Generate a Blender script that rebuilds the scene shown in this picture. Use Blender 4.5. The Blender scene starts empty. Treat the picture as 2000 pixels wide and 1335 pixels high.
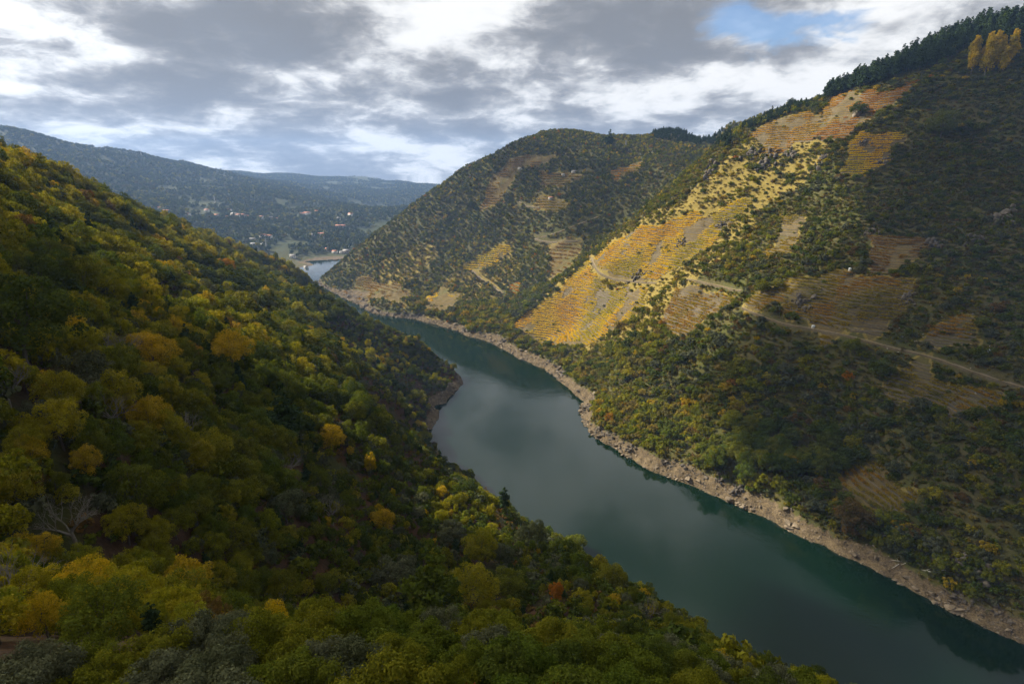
import bpy, math, random
import numpy as np
from mathutils import Vector

random.seed(7)
RNG = np.random.default_rng(11)
scene = bpy.context.scene
COL = scene.collection
R = math.radians

# ------------------------------------------------------------------ camera
CAM_H = 180.0
PITCH = 16.2
F_PX = 1111.1            # focal length in pixels of the 2000 px wide photograph (20 mm lens)
cam_data = bpy.data.cameras.new('camera')
cam_data.lens = 20.0
cam_data.sensor_width = 36.0
cam_data.clip_start = 0.5
cam_data.clip_end = 30000.0
cam = bpy.data.objects.new('camera', cam_data)
COL.objects.link(cam)
cam.location = (0, 0, CAM_H)
cam.rotation_euler = (R(90 - PITCH), 0, 0)
scene.camera = cam

# ------------------------------------------------------------------ sun, sky, exposure
SUN_AZ, SUN_EL = -62.0, 36.0          # azimuth from the viewing direction (negative = left), elevation
SUN_DIR = np.array([math.sin(R(SUN_AZ)) * math.cos(R(SUN_EL)), math.cos(R(SUN_AZ)) * math.cos(R(SUN_EL)), math.sin(R(SUN_EL))])
sun_data = bpy.data.lights.new('sun', 'SUN')
sun_data.energy = 5.0
sun_data.angle = R(0.5)
sun_data.color = (1.0, 0.91, 0.74)
sun = bpy.data.objects.new('sun', sun_data)
COL.objects.link(sun)
sun.location = tuple(SUN_DIR * 2000)
sun.rotation_euler = Vector(tuple(SUN_DIR)).to_track_quat('Z', 'Y').to_euler()

scene.view_settings.view_transform = 'Standard'
scene.view_settings.look = 'None'
scene.view_settings.gamma = 1.0
scene.view_settings.exposure = 1.25
scene.view_settings.use_curve_mapping = False
scene.cycles.use_denoising = True
scene.cycles.use_adaptive_sampling = True
scene.cycles.adaptive_threshold = 0.03
scene.cycles.max_bounces = 4
scene.cycles.diffuse_bounces = 2
scene.cycles.glossy_bounces = 2
scene.cycles.transmission_bounces = 2
scene.cycles.volume_bounces = 0
scene.cycles.transparent_max_bounces = 4
scene.cycles.sample_clamp_indirect = 6.0

world = bpy.data.worlds.new('World')
scene.world = world
world.use_nodes = True
world.cycles.sampling_method = 'MANUAL'
world.cycles.sample_map_resolution = 256


class NT:
    """small helper to write node trees"""
    def __init__(s, tree):
        s.t = tree
        tree.nodes.clear()

    def n(s, typ, **kw):
        nd = s.t.nodes.new(typ)
        for k, v in kw.items():
            if k.startswith('i_'):
                key = k[2:]
                nd.inputs[int(key) if key.isdigit() else key.replace('_', ' ')].default_value = v
            else:
                setattr(nd, k, v)
        return nd

    def l(s, a, b):
        s.t.links.new(a, b)

    def m(s, op, a, b=None, c=None, clamp=False):
        nd = s.t.nodes.new('ShaderNodeMath')
        nd.operation = op
        nd.use_clamp = clamp
        for i, v in enumerate((a, b, c)):
            if v is None:
                continue
            if isinstance(v, (int, float)):
                nd.inputs[i].default_value = v
            else:
                s.t.links.new(v, nd.inputs[i])
        return nd.outputs[0]

    def noise(s, vec, scale, detail=4, rough=0.55, dist=0.0, dim='3D'):
        nd = s.t.nodes.new('ShaderNodeTexNoise')
        nd.noise_dimensions = dim
        nd.inputs['Scale'].default_value = scale
        nd.inputs['Detail'].default_value = detail
        nd.inputs['Roughness'].default_value = rough
        nd.inputs['Distortion'].default_value = dist
        if vec is not None:
            s.t.links.new(vec, nd.inputs['Vector'])
        return nd.outputs[0]

    def smooth(s, v, a, b):
        nd = s.t.nodes.new('ShaderNodeMapRange')
        nd.interpolation_type = 'SMOOTHSTEP'
        nd.inputs['From Min'].default_value = a
        nd.inputs['From Max'].default_value = b
        s.t.links.new(v, nd.inputs['Value'])
        return nd.outputs['Result']

    def ramp(s, v, stops, interp='LINEAR'):
        nd = s.t.nodes.new('ShaderNodeValToRGB')
        nd.color_ramp.interpolation = interp
        e = nd.color_ramp.elements
        while len(e) < len(stops):
            e.new(0.5)
        for el, (p, c) in zip(e, stops):
            el.position = p
            el.color = (c[0], c[1], c[2], 1)
        s.t.links.new(v, nd.inputs[0])
        return nd.outputs[0]

    def mix(s, f, a, b, blend='MIX'):
        nd = s.t.nodes.new('ShaderNodeMix')
        nd.data_type = 'RGBA'
        nd.blend_type = blend
        for i, v in ((0, f), (6, a), (7, b)):
            if isinstance(v, (int, float)):
                nd.inputs[i].default_value = v
            elif isinstance(v, tuple):
                nd.inputs[i].default_value = (v[0], v[1], v[2], 1)
            else:
                s.t.links.new(v, nd.inputs[i])
        return nd.outputs[2]


def sky_dir(px, py):
    u = (px - 1000) / F_PX
    v = (667.5 - py) / F_PX
    c, s_ = math.cos(R(PITCH)), math.sin(R(PITCH))
    d = np.array([u, c + v * s_, -s_ + v * c])
    return d / np.linalg.norm(d)


SKY_LIFT = 0.24
SKY_SHIFT = (16.9, 9.8, 0.0)


def sky_plane(px, py):
    d = sky_dir(px, py)
    return d[0] / (d[2] + SKY_LIFT), d[1] / (d[2] + SKY_LIFT)


def build_sky():
    w = NT(world.node_tree)
    out = w.n('ShaderNodeOutputWorld')
    bg = w.n('ShaderNodeBackground')
    bg.inputs['Strength'].default_value = 0.05
    sky = w.n('ShaderNodeTexSky')
    sky.sky_type = 'NISHITA'
    sky.sun_disc = False
    sky.sun_elevation = R(SUN_EL)
    sky.sun_rotation = R(SUN_AZ)
    sky.altitude = 400
    sky.air_density = 1.0
    sky.dust_density = 0.6
    sky.ozone_density = 2.0
    tc = w.n('ShaderNodeTexCoord')
    sep = w.n('ShaderNodeSeparateXYZ')
    w.l(tc.outputs['Generated'], sep.inputs[0])
    zz = w.m('MAXIMUM', sep.outputs[2], 0.0)
    den = w.m('ADD', zz, SKY_LIFT)
    px = w.m('DIVIDE', sep.outputs[0], den)
    py = w.m('DIVIDE', sep.outputs[1], den)
    comb = w.n('ShaderNodeCombineXYZ')
    w.l(px, comb.inputs[0])
    w.l(py, comb.inputs[1])
    P = comb.outputs[0]
    sh = w.n('ShaderNodeVectorMath', operation='ADD')
    w.l(P, sh.inputs[0])
    sh.inputs[1].default_value = SKY_SHIFT
    Q = sh.outputs[0]

    def blob(x, y, rx, ry, amp, acc):
        """a soft patch of cloud (or gap) over one place of the cloud layer"""
        cx, cy = sky_plane(x, y)
        mp = w.n('ShaderNodeMapping')
        mp.inputs['Scale'].default_value = (0.5 / rx, 0.5 / ry, 1)
        mp.inputs['Location'].default_value = (-cx * 0.5 / rx, -cy * 0.5 / ry, 0)
        w.l(P, mp.inputs['Vector'])
        g = w.n('ShaderNodeTexGradient', gradient_type='QUADRATIC_SPHERE')
        w.l(mp.outputs[0], g.inputs[0])
        return w.m('MULTIPLY_ADD', g.outputs['Fac'], amp, acc)

    warp = w.n('ShaderNodeTexNoise', noise_dimensions='2D')
    warp.inputs['Scale'].default_value = 2.6
    warp.inputs['Detail'].default_value = 3
    w.l(Q, warp.inputs['Vector'])
    vm = w.n('ShaderNodeVectorMath', operation='MULTIPLY_ADD')
    w.l(warp.outputs['Color'], vm.inputs[0])
    vm.inputs[1].default_value = (0.20, 0.26, 0)
    w.l(Q, vm.inputs[2])
    body = w.noise(vm.outputs[0], 1.55, 9, 0.60, 0.0, '2D')
    body = w.m('ADD', body, w.m('MULTIPLY_ADD', w.noise(Q, 7.0, 6, 0.62, 0.0, '2D'), 0.22, -0.11))
    for b in CLOUD_BLOBS:
        body = blob(*b, body)
    hole = w.m('MULTIPLY_ADD', w.noise(vm.outputs[0], 3.6, 5, 0.6, 0.0, '2D'), 1.8, -0.95)
    for b in SKY_HOLES:
        hole = blob(*b, hole)
    blue = w.m('MULTIPLY', w.smooth(hole, 0.35, 0.85), 0.85)
    # thin cloud is bright, thick cloud is grey underneath; clouds nearer the sun glow more
    shade = w.ramp(w.smooth(body, 0.33, 0.67), [(0.0, (10.5, 10.4, 10.2)), (0.2, (7.9, 7.9, 7.85)), (0.42, (5.1, 5.1, 5.12)), (0.68, (3.4, 3.43, 3.52)), (1.0, (2.5, 2.55, 2.68))])
    dt = w.n('ShaderNodeVectorMath', operation='DOT_PRODUCT')
    w.l(tc.outputs['Generated'], dt.inputs[0])
    dt.inputs[1].default_value = tuple(SUN_DIR)
    glow = w.m('MULTIPLY_ADD', w.m('POWER', w.m('MAXIMUM', dt.outputs['Value'], 0.0), 10.0), 1.1, 0.86)
    gc = w.n('ShaderNodeVectorMath', operation='SCALE')
    w.l(shade, gc.inputs[0])
    w.l(glow, gc.inputs['Scale'])
    shade = gc.outputs[0]
    skyc = w.mix(1.0, sky.outputs[0], (1.1, 1.2, 1.32), 'MULTIPLY')
    col = w.mix(blue, shade, skyc)
    w.l(col, bg.inputs['Color'])
    w.l(bg.outputs[0], out.inputs[0])


# (photo x, y, width, depth, amount) of the cloud masses and gaps
CLOUD_BLOBS = [
    (110, 70, 0.22, 0.16, -0.13), (230, 105, 0.12, 0.14, -0.16), (10, 25, 0.2, 0.14, -0.14),
    (740, 55, 0.22, 0.16, -0.15), (665, 120, 0.13, 0.2, -0.10), (850, 90, 0.12, 0.15, -0.06), (900, 10, 0.2, 0.15, -0.08),
    (480, 70, 0.28, 0.2, 0.10), (560, 110, 0.16, 0.12, 0.10), (60, 200, 0.28, 0.3, 0.12), (350, 215, 0.36, 0.28, 0.10),
    (900, 200, 0.34, 0.22, 0.13), (1000, 60, 0.2, 0.15, 0.08), (1270, 110, 0.24, 0.22, 0.18), (1350, 60, 0.2, 0.16, 0.12), (1420, 105, 0.12, 0.12, 0.10),
    (1080, 200, 0.16, 0.2, 0.10), (1140, 120, 0.08, 0.16, -0.16), (1320, 215, 0.22, 0.2, -0.16), (1600, 140, 0.36, 0.3, -0.14),
    (900, 290, 0.3, 0.3, -0.10), (450, 320, 0.7, 0.3, -0.06), (1800, 60, 0.4, 0.3, -0.12),
]
SKY_HOLES = [(1510, 62, 0.20, 0.18, 1.1), (1640, 40, 0.18, 0.12, 0.95), (1440, 35, 0.12, 0.12, 0.5), (1190, 165, 0.08, 0.16, 0.5)]
build_sky()


# ------------------------------------------------------------------ numbers: projection, noise, height field
CT, ST = math.cos(R(PITCH)), math.sin(R(PITCH))


def ray(px, py):
    u = (np.asarray(px, float) - 1000) / F_PX
    v = (667.5 - np.asarray(py, float)) / F_PX
    return np.stack([u, CT + v * ST, -ST + v * CT], -1)


def project(p):
    """world points (N,3) -> photo pixels (N,2) and depth"""
    p = np.asarray(p, float)
    d = p - np.array([0, 0, CAM_H])
    f = d[..., 1] * CT - d[..., 2] * ST
    up = d[..., 1] * ST + d[..., 2] * CT
    fs = np.where(f > 0.1, f, 0.1)
    return 1000 + F_PX * d[..., 0] / fs, 667.5 - F_PX * up / fs, f


def on_water(px, py):
    d = ray(px, py)
    s = -CAM_H / d[2]
    return d[0] * s, d[1] * s, 0.0


def at_range(px, py, rng, drop=0.0):
    """point on a pixel's line of sight at a horizontal range, minus the height of what grows there"""
    d = ray(px, py)
    s = rng / math.hypot(d[0], d[1])
    return d[0] * s, d[1] * s, CAM_H + d[2] * s - drop


def _hash(ix, iy, seed):
    h = (ix.astype(np.int64) * 374761393 + iy.astype(np.int64) * 668265263 + seed * 1442695041) & 0x7fffffff
    h = ((h ^ (h >> 13)) * 1274126177) & 0x7fffffff
    return ((h ^ (h >> 16)) & 0xffff) / 65535.0


def vnoise(x, y, seed=0):
    ix, iy = np.floor(x), np.floor(y)
    fx, fy = x - ix, y - iy
    fx, fy = fx * fx * fx * (fx * (fx * 6 - 15) + 10), fy * fy * fy * (fy * (fy * 6 - 15) + 10)
    ix, iy = ix.astype(np.int64), iy.astype(np.int64)
    a, b = _hash(ix, iy, seed), _hash(ix + 1, iy, seed)
    c, d = _hash(ix, iy + 1, seed), _hash(ix + 1, iy + 1, seed)
    return (a * (1 - fx) + b * fx) * (1 - fy) + (c * (1 - fx) + d * fx) * fy


def fbm(x, y, scale, octaves=4, seed=0, ridged=False):
    t, amp, tot = 0.0, 1.0, 0.0
    for o in range(octaves):
        ca, sa = math.cos(o * 0.9 + 0.3), math.sin(o * 0.9 + 0.3)
        n = vnoise((x * ca - y * sa) / scale * 2 ** o + 31.7 * o, (x * sa + y * ca) / scale * 2 ** o + 11.3 * o, seed + o)
        if ridged:
            n = 1 - np.abs(2 * n - 1)
        t = t + n * amp
        tot += amp
        amp *= 0.5
    return t / tot


RIGHT_SHORE_PX = [(2000, 1256), (1940, 1235), (1877, 1200), (1811, 1169), (1755, 1141), (1702, 1109), (1615, 1069), (1545, 1043), (1510, 1018), (1454, 994),
                  (1370, 955), (1312, 934), (1260, 913), (1195, 874), (1148, 843), (1140, 824), (1132, 802), (1140, 788), (1101, 752), (1070, 725), (1027, 706),
                  (989, 686), (967, 673), (943, 663), (909, 655), (903, 649), (851, 634), (810, 623), (769, 619), (727, 611)]
LEFT_SHORE_PX = [(839, 887), (844, 857), (846, 829), (873, 796), (868, 780), (892, 766), (902, 750), (887, 725)]

rs = [on_water(*p)[:2] for p in RIGHT_SHORE_PX]
ls = [on_water(*p)[:2] for p in LEFT_SHORE_PX]
# the stretches that the photograph hides: behind the camera, and round the bend behind the left spur
right_shore = [(520, -190), (430, -70), (340, 40), (262, 125)] + rs + [(-225, 812), (-275, 880), (-318, 950), (-346, 1005), (-352, 1040), (-335, 1090), (-290, 1150), (-220, 1210), (-120, 1260), (20, 1310), (200, 1370)]
left_shore = [(330, -220), (262, -80), (215, 20), (165, 90), (118, 143), (78, 182), (46, 222), (2, 272), (-34, 328)] + ls + [(-70, 548), (-118, 610), (-190, 690), (-262, 775), (-330, 850), (-400, 920), (-445, 985), (-470, 1045), (-478, 1110), (-448, 1150), (-420, 1200), (-455, 1262), (-400, 1290), (-300, 1320), (-200, 1360), (-100, 1400), (0, 1440), (180, 1490)]


def resample(poly, step):
    poly = np.array(poly, float)
    seg = np.hypot(*np.diff(poly, axis=0).T)
    t = np.concatenate([[0], np.cumsum(seg)])
    q = np.arange(0, t[-1], step)
    return np.stack([np.interp(q, t, poly[:, 0]), np.interp(q, t, poly[:, 1])], -1)


ctrl = []
for p in resample(right_shore, 26):
    ctrl.append((p[0], p[1], 0.0))
for p in resample(left_shore, 26):
    ctrl.append((p[0], p[1], 0.0))


def add(px, py, rng, drop=0.0):
    ctrl.append(at_range(px, py, rng, drop))


def addw(*pts):
    for p in pts:
        ctrl.append(tuple(float(v) for v in p))


RSH = resample(right_shore, 8)
LSH = resample(left_shore, 8)
# river bed half way between the shores
for p in RSH[::5]:
    q = LSH[np.argmin(np.hypot(*(LSH - p).T))]
    ctrl.append(((p[0] + q[0]) / 2, (p[1] + q[1]) / 2, -14.0))

# the banks drop steeply into the water
for A_, B_, lo_, hi_ in ((RSH, LSH, 40, 800), (LSH, RSH, 300, 620)):
    for p in A_[::3]:
        if not (lo_ < p[1] < hi_):
            continue
        q = B_[np.argmin(np.hypot(*(B_ - p).T))]
        n_ = (p - q) / (np.hypot(*(p - q)) + 1e-9)
        ctrl.append((p[0] + n_[0] * 13, p[1] + n_[1] * 13, 8.5 if A_ is RSH else 10.0))
        ctrl.append((p[0] - n_[0] * 9, p[1] - n_[1] * 9, -6.0))

# near right hillside up to its skyline
for px, py, rg, dr in [(2000, 35, 700, 9), (1900, 62, 700, 9), (1800, 102, 700, 10), (1700, 148, 698, 10), (1612, 190, 695, 8), (1540, 215, 695, 5), (1470, 248, 700, 4), (1425, 266, 705, 6)]:
    add(px, py, rg, dr)
    x, y, z = at_range(px, py, rg, dr)
    k = 1.13
    ctrl.append((x * k, y * k, z + 12))
    k = 1.5
    ctrl.append((x * k, y * k, z + 45))
for px, py, rg in [(1950, 700, 395), (1800, 690, 408), (1650, 648, 420), (1500, 615, 445), (1460, 600, 455), (1350, 548, 520), (1280, 552, 560),
                   (1850, 450, 510), (1700, 450, 520), (1600, 470, 525), (1750, 300, 600), (1900, 250, 620), (1650, 330, 590), (1560, 330, 620),
                   (1990, 500, 480), (1990, 900, 330), (1800, 900, 345), (1650, 900, 360), (1500, 850, 378), (1350, 800, 405), (1250, 740, 440),
                   (1400, 680, 440), (1200, 660, 520), (1300, 650, 480), (1450, 470, 560), (1550, 400, 585), (1450, 330, 655), (1400, 400, 625), (1300, 460, 618), (1180, 525, 620), (1100, 640, 600), (1060, 665, 592), (1150, 600, 600)]:
    add(px, py, rg)
# crest of the spur with the bright vineyards, the gully behind it
for px, py, rg in [(1385, 300, 705), (1330, 350, 700), (1270, 400, 690), (1200, 460, 680), (1150, 503, 668), (1100, 548, 655), (1050, 590, 645), (1000, 630, 636)]:
    add(px, py, rg, 1.5)
addw((44, 735, 38), (75, 765, 62), (120, 775, 86), (180, 790, 118), (235, 800, 158), (290, 850, 190), (5, 700, 22))
# far hill: its skyline, its face and its left edge down to the water
for px, py, rg, dr in [(1425, 282, 1020, 6), (1330, 253, 1110, 7), (1250, 262, 1140, 6), (1180, 262, 1150, 5), (1100, 257, 1140, 2), (1040, 268, 1120, 2), (990, 285, 1105, 1), (940, 312, 1100, 1), (910, 328, 1100, 1),
                       (850, 368, 1095, 1), (800, 405, 1085, 1), (750, 440, 1075, 2), (700, 482, 1062, 2), (660, 515, 1045, 2), (635, 540, 1030, 3)]:
    add(px, py, rg, dr)
    if px > 1000:
        x, y, z = at_range(px, py, rg, dr)
        ctrl.append((x * 1.05, y * 1.05, z - 1))
        ctrl.append((x * 1.11, y * 1.11, z - 8))
        ctrl.append((x * 1.2, y * 1.2, z - 25))
for px, py, rg in [(1300, 330, 960), (1200, 350, 960), (1100, 350, 1000), (1000, 350, 1030), (1200, 400, 900), (1100, 430, 900), (1000, 430, 950), (900, 430, 990), (1120, 490, 830), (1060, 520, 800),
                   (1000, 520, 850), (900, 520, 880), (800, 500, 950), (720, 520, 980), (1000, 580, 760), (920, 580, 790), (820, 580, 850), (720, 570, 920), (690, 560, 960)]:
    add(px, py, rg)
addw((-150, 1240, 60), (0, 1260, 110), (-260, 1110, 18))

# left hillside under the camera
addw((0, 0, 167), (0, -14, 172), (-14, 15, 161.5), (-26, 20, 159), (-34, 8, 164), (0, 22, 157.5), (15, 15, 156.5), (24, 8, 157), (34, 26, 139), (-30, 40, 142), (0, 42, 138), (-60, 40, 151))
for px, py, rg, dr in [(1700, 1325, 52, 4), (1400, 1222, 82, 5), (1230, 1128, 130, 5), (1120, 1055, 165, 5), (1000, 985, 225, 7), (900, 905, 300, 5),
                       (600, 1150, 88, 8), (300, 1100, 75, 8), (100, 1000, 66, 11), (0, 800, 92, 10), (0, 600, 132, 8), (0, 450, 250, 7), (150, 700, 120, 8), (150, 850, 92, 7),
                       (400, 800, 135, 8), (600, 900, 150, 7), (800, 1050, 150, 7), (900, 1150, 110, 8), (1050, 1150, 105, 8), (700, 900, 190, 7), (750, 800, 270, 6), (500, 700, 235, 7), (300, 600, 225, 7),
                       (700, 700, 360, 6), (800, 780, 350, 5), (600, 640, 380, 6), (800, 860, 300, 5), (150, 450, 330, 7), (300, 500, 380, 7), (420, 560, 400, 6),
                       (0, 298, 430, 8), (130, 338, 470, 8), (230, 390, 520, 7), (300, 420, 570, 7), (350, 436, 640, 7), (426, 466, 680, 7), (475, 488, 700, 6), (541, 508, 715, 6), (597, 540, 715, 5), (631, 566, 705, 4),
                       (420, 502, 500, 6), (520, 540, 540, 6), (595, 577, 555, 5), (640, 580, 555, 5), (687, 593, 552, 5), (728, 618, 545, 5), (760, 632, 540, 4), (800, 656, 530, 4), (840, 684, 515, 3), (872, 708, 500, 2),
                       (860, 745, 485, 4), (845, 800, 432, 4), (820, 845, 382, 4)]:
    add(px, py, rg, dr)
# the small gully between the two left spurs, the back of the spurs
addw((-205, 590, 52), (-260, 560, 84), (-180, 640, 14), (-290, 690, 62), (-360, 700, 84), (-420, 700, 100), (-420, 560, 150), (-520, 560, 160), (-600, 700, 150))
# the hill rising out of the frame on the left
addw((-120, 30, 205), (-220, 120, 222), (-260, 240, 205), (-340, 330, 212), (-200, -60, 268), (-340, 60, 300), (-420, 220, 272), (-600, 100, 365), (-500, 380, 232), (-700, 350, 300), (-100, -140, 230), (60, -150, 150), (-400, -300, 380), (150, -260, 110), (-900, 0, 400), (-800, 700, 170), (-700, 900, 120), (-600, 1000, 70))
# valley beyond: the slopes with the hamlets, the blue mountain, the far ridges
for px, py, rg, dr in [(600, 512, 1330, 0), (655, 500, 1400, 0), (560, 500, 1360, 0), (500, 480, 1450, 0), (650, 470, 1560, 0), (560, 460, 1600, 0), (450, 440, 1650, 0), (650, 440, 1800, 0), (540, 430, 1850, 0), (720, 470, 1650, 0), (740, 430, 1950, 0), (400, 418, 1800, 0), (300, 405, 1800, 0),
                       (650, 415, 2150, 0), (800, 420, 2200, 0), (0, 252, 2700, 3), (90, 272, 2750, 3), (170, 290, 2800, 3), (240, 295, 2800, 3), (300, 298, 2800, 3), (350, 312, 2750, 3), (420, 334, 2700, 3), (480, 350, 2650, 3), (540, 370, 2550, 3), (600, 396, 2400, 2), (650, 410, 2300, 2),
                       (100, 350, 2200, 0), (250, 360, 2200, 0), (400, 380, 2150, 0), (500, 400, 2050, 0), (0, 320, 2100, 0),
                       (470, 345, 4300, 3), (540, 343, 4600, 3), (600, 345, 4600, 3), (680, 349, 4600, 3), (760, 353, 4700, 3), (840, 361, 4800, 3), (900, 366, 5000, 0), (560, 362, 3800, 0), (680, 385, 3300, 0), (780, 375, 3800, 0), (620, 380, 3300, 0), (740, 405, 2900, 0), (830, 395, 3100, 0)]:
    add(px, py, rg, dr)
addw((1500, 1500, 420), (2500, 0, 420), (1200, -300, 400), (0, -900, 330), (-2500, -500, 420), (-3500, 1500, 420), (700, 2500, 160), (2500, 4000, 350), (-5500, 4500, 330), (-2500, 5400, 190), (500, 6500, 40), (4500, 6500, 120), (-6500, 0, 420), (6500, 0, 420), (0, -6500, 400), (-6500, 6500, 150), (1000, 4500, 110), (-200, 2000, 40), (200, 1800, 70), (-1400, 1300, 130), (-1100, 1100, 110), (-1500, 700, 260))

ctrl = np.array(ctrl)
_, keep = np.unique(np.round(ctrl[:, :2] / 3).astype(int), axis=0, return_index=True)
ctrl = ctrl[np.sort(keep)]
SOFT = 9.0


def _phi(d2):
    return np.sqrt(d2 + SOFT * SOFT)


def _solve():
    n = len(ctrl)
    d2 = ((ctrl[:, None, :2] - ctrl[None, :, :2]) ** 2).sum(-1)
    A = np.zeros((n + 3, n + 3))
    A[:n, :n] = _phi(d2) - np.eye(n) * 1.2
    A[:n, n] = 1
    A[:n, n + 1:n + 3] = ctrl[:, :2] / 1000
    A[n:, :n] = A[:n, n:].T
    b = np.zeros(n + 3)
    b[:n] = ctrl[:, 2]
    return np.linalg.solve(A, b)


_W = _solve()


def base_height(x, y):
    sh = x.shape
    x, y = x.ravel(), y.ravel()
    out = np.empty(len(x))
    for i in range(0, len(x), 20000):
        a, b = x[i:i + 20000], y[i:i + 20000]
        d2 = (a[:, None] - ctrl[None, :, 0]) ** 2 + (b[:, None] - ctrl[None, :, 1]) ** 2
        out[i:i + 20000] = _phi(d2) @ _W[:-3] + _W[-3] + _W[-2] * a / 1000 + _W[-1] * b / 1000
    return out.reshape(sh)


def axis(lo, hi, step, outer_lo, outer_hi, grow=1.09):
    mid = list(np.arange(lo, hi + step, step))
    a, s = lo, step
    left = []
    while a > outer_lo:
        s *= grow
        a -= s
        left.append(a)
    b, s = mid[-1], step
    right = []
    while b < outer_hi:
        s *= grow
        b += s
        right.append(b)
    return np.array(left[::-1] + mid + right)


GX = axis(-400, 640, 2.6, -5000, 5000)
GY = axis(-30, 1180, 2.6, -1300, 5600, 1.05)
XX, YY = np.meshgrid(GX, GY, indexing='ij')
ZZ = base_height(XX, YY)


def smoothstep(v, a, b):
    t = np.clip((v - a) / (b - a), 0, 1)
    return t * t * (3 - 2 * t)


_dist = np.hypot(XX, YY)
_amp = smoothstep(ZZ, 2, 30) * smoothstep(_dist, 25, 160)
_far = smoothstep(_dist, 1300, 2400)
ZZ = ZZ + _amp * (1 - _far) * ((fbm(XX, YY, 95, 4, 3, True) - 0.6) * 9 + (fbm(XX, YY, 22, 3, 9) - 0.5) * 5)
ZZ = ZZ + _far * ((fbm(XX, YY, 620, 5, 21, True) - 0.64) * 105 + (fbm(XX, YY, 90, 3, 23) - 0.5) * 10)
ZZ = np.where(_dist > 1480, np.maximum(ZZ, 7.0 + 4 * fbm(XX, YY, 60, 2, 77)), ZZ)
ZZ = np.minimum(ZZ, 480 + 0.12 * (ZZ - 480))
# craggy drawdown zone along the water
_shore = smoothstep(ZZ, -2.5, 1.5) * (1 - smoothstep(ZZ, 8, 18)) * (1 - smoothstep(_dist, 900, 1200))
ZZ = ZZ + _shore * ((fbm(XX, YY, 13, 3, 41, True) - 0.62) * 4.2 + (fbm(XX, YY, 5.5, 2, 47) - 0.5) * 2.4)


def _cell(q, g):
    i = np.clip(np.searchsorted(g, q) - 1, 0, len(g) - 2)
    return i, np.clip((q - g[i]) / (g[i + 1] - g[i]), 0, 1)


def H(x, y):
    x, y = np.asarray(x, float), np.asarray(y, float)
    i, fx = _cell(x, GX)
    j, fy = _cell(y, GY)
    return (ZZ[i, j] * (1 - fx) + ZZ[i + 1, j] * fx) * (1 - fy) + (ZZ[i, j + 1] * (1 - fx) + ZZ[i + 1, j + 1] * fx) * fy


def slope(x, y, e=4.0):
    return (H(x + e, y) - H(x - e, y)) / (2 * e), (H(x, y + e) - H(x, y - e)) / (2 * e)


RANGES = np.concatenate([np.arange(6, 120, 1.5), np.arange(120, 1400, 3.0), np.arange(1400, 6000, 15.0)])


def pick(px, py, water=True):
    """where the line of sight through photo pixels meets the land: (N,3)"""
    px, py = np.atleast_1d(np.asarray(px, float)), np.atleast_1d(np.asarray(py, float))
    d = ray(px, py)
    h = np.hypot(d[:, 0], d[:, 1])
    out = np.full((len(px), 3), np.nan)
    for i in range(len(px)):
        s = RANGES / h[i]
        x, y, z = d[i, 0] * s, d[i, 1] * s, CAM_H + d[i, 2] * s
        g = H(x, y)
        if water:
            g = np.maximum(g, 0)
        k = np.argmax(z < g)
        if z[k] < g[k] and k > 0:
            a, b = z[k - 1] - g[k - 1], g[k] - z[k]
            t = a / (a + b + 1e-9)
            out[i] = (x[k - 1] + (x[k] - x[k - 1]) * t, y[k - 1] + (y[k] - y[k - 1]) * t, z[k - 1] + (z[k] - z[k - 1]) * t)
    return out


def hidden_by(p, extra=0.0):
    """metres by which the land hides the points (negative = in plain view)"""
    p = np.asarray(p, float)
    t = np.concatenate([np.linspace(0.02, 0.5, 60), np.linspace(0.51, 0.985, 60)])
    worst = np.full(len(p), -1e9)
    for k in t:
        x, y = p[:, 0] * k, p[:, 1] * k
        z = CAM_H + (p[:, 2] - CAM_H) * k
        worst = np.maximum(worst, (H(x, y) - z) / k)
    return worst


def in_plot(x, y, poly):
    """inside a plot whose edges wander a few metres"""
    x, y = np.asarray(x, float), np.asarray(y, float)
    return in_poly(x + (fbm(x, y, 24, 3, 811) - 0.5) * 26, y + (fbm(x, y, 24, 3, 823) - 0.5) * 26, poly)


def in_poly(x, y, poly):
    x, y = np.asarray(x), np.asarray(y)
    res = np.zeros(x.shape, bool)
    n = len(poly)
    for i in range(n):
        x1, y1 = poly[i][:2]
        x2, y2 = poly[(i + 1) % n][:2]
        c = ((y1 > y) != (y2 > y)) & (x < (x2 - x1) * (y - y1) / (y2 - y1 + 1e-12) + x1)
        res ^= c
    return res


# ------------------------------------------------------------------ mesh and object helpers
def mesh_np(name, verts, faces, attr=None, mat_index=None, smooth=False):
    verts = np.asarray(verts, np.float32)
    faces = np.asarray(faces, np.int32)
    k = faces.shape[1]
    me = bpy.data.meshes.new(name)
    me.vertices.add(len(verts))
    me.vertices.foreach_set('co', verts.ravel())
    me.loops.add(faces.size)
    me.loops.foreach_set('vertex_index', faces.ravel())
    me.polygons.add(len(faces))
    me.polygons.foreach_set('loop_start', np.arange(0, faces.size, k, dtype=np.int32))
    me.polygons.foreach_set('loop_total', np.full(len(faces), k, dtype=np.int32))
    if smooth:
        me.polygons.foreach_set('use_smooth', np.ones(len(faces), bool))
    if mat_index is not None:
        me.polygons.foreach_set('material_index', np.asarray(mat_index, np.int32))
    if attr is not None:
        a = me.attributes.new('tone', 'FLOAT', 'FACE')
        a.data.foreach_set('value', np.asarray(attr, np.float32))
    me.update(calc_edges=True)
    return me


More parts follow.
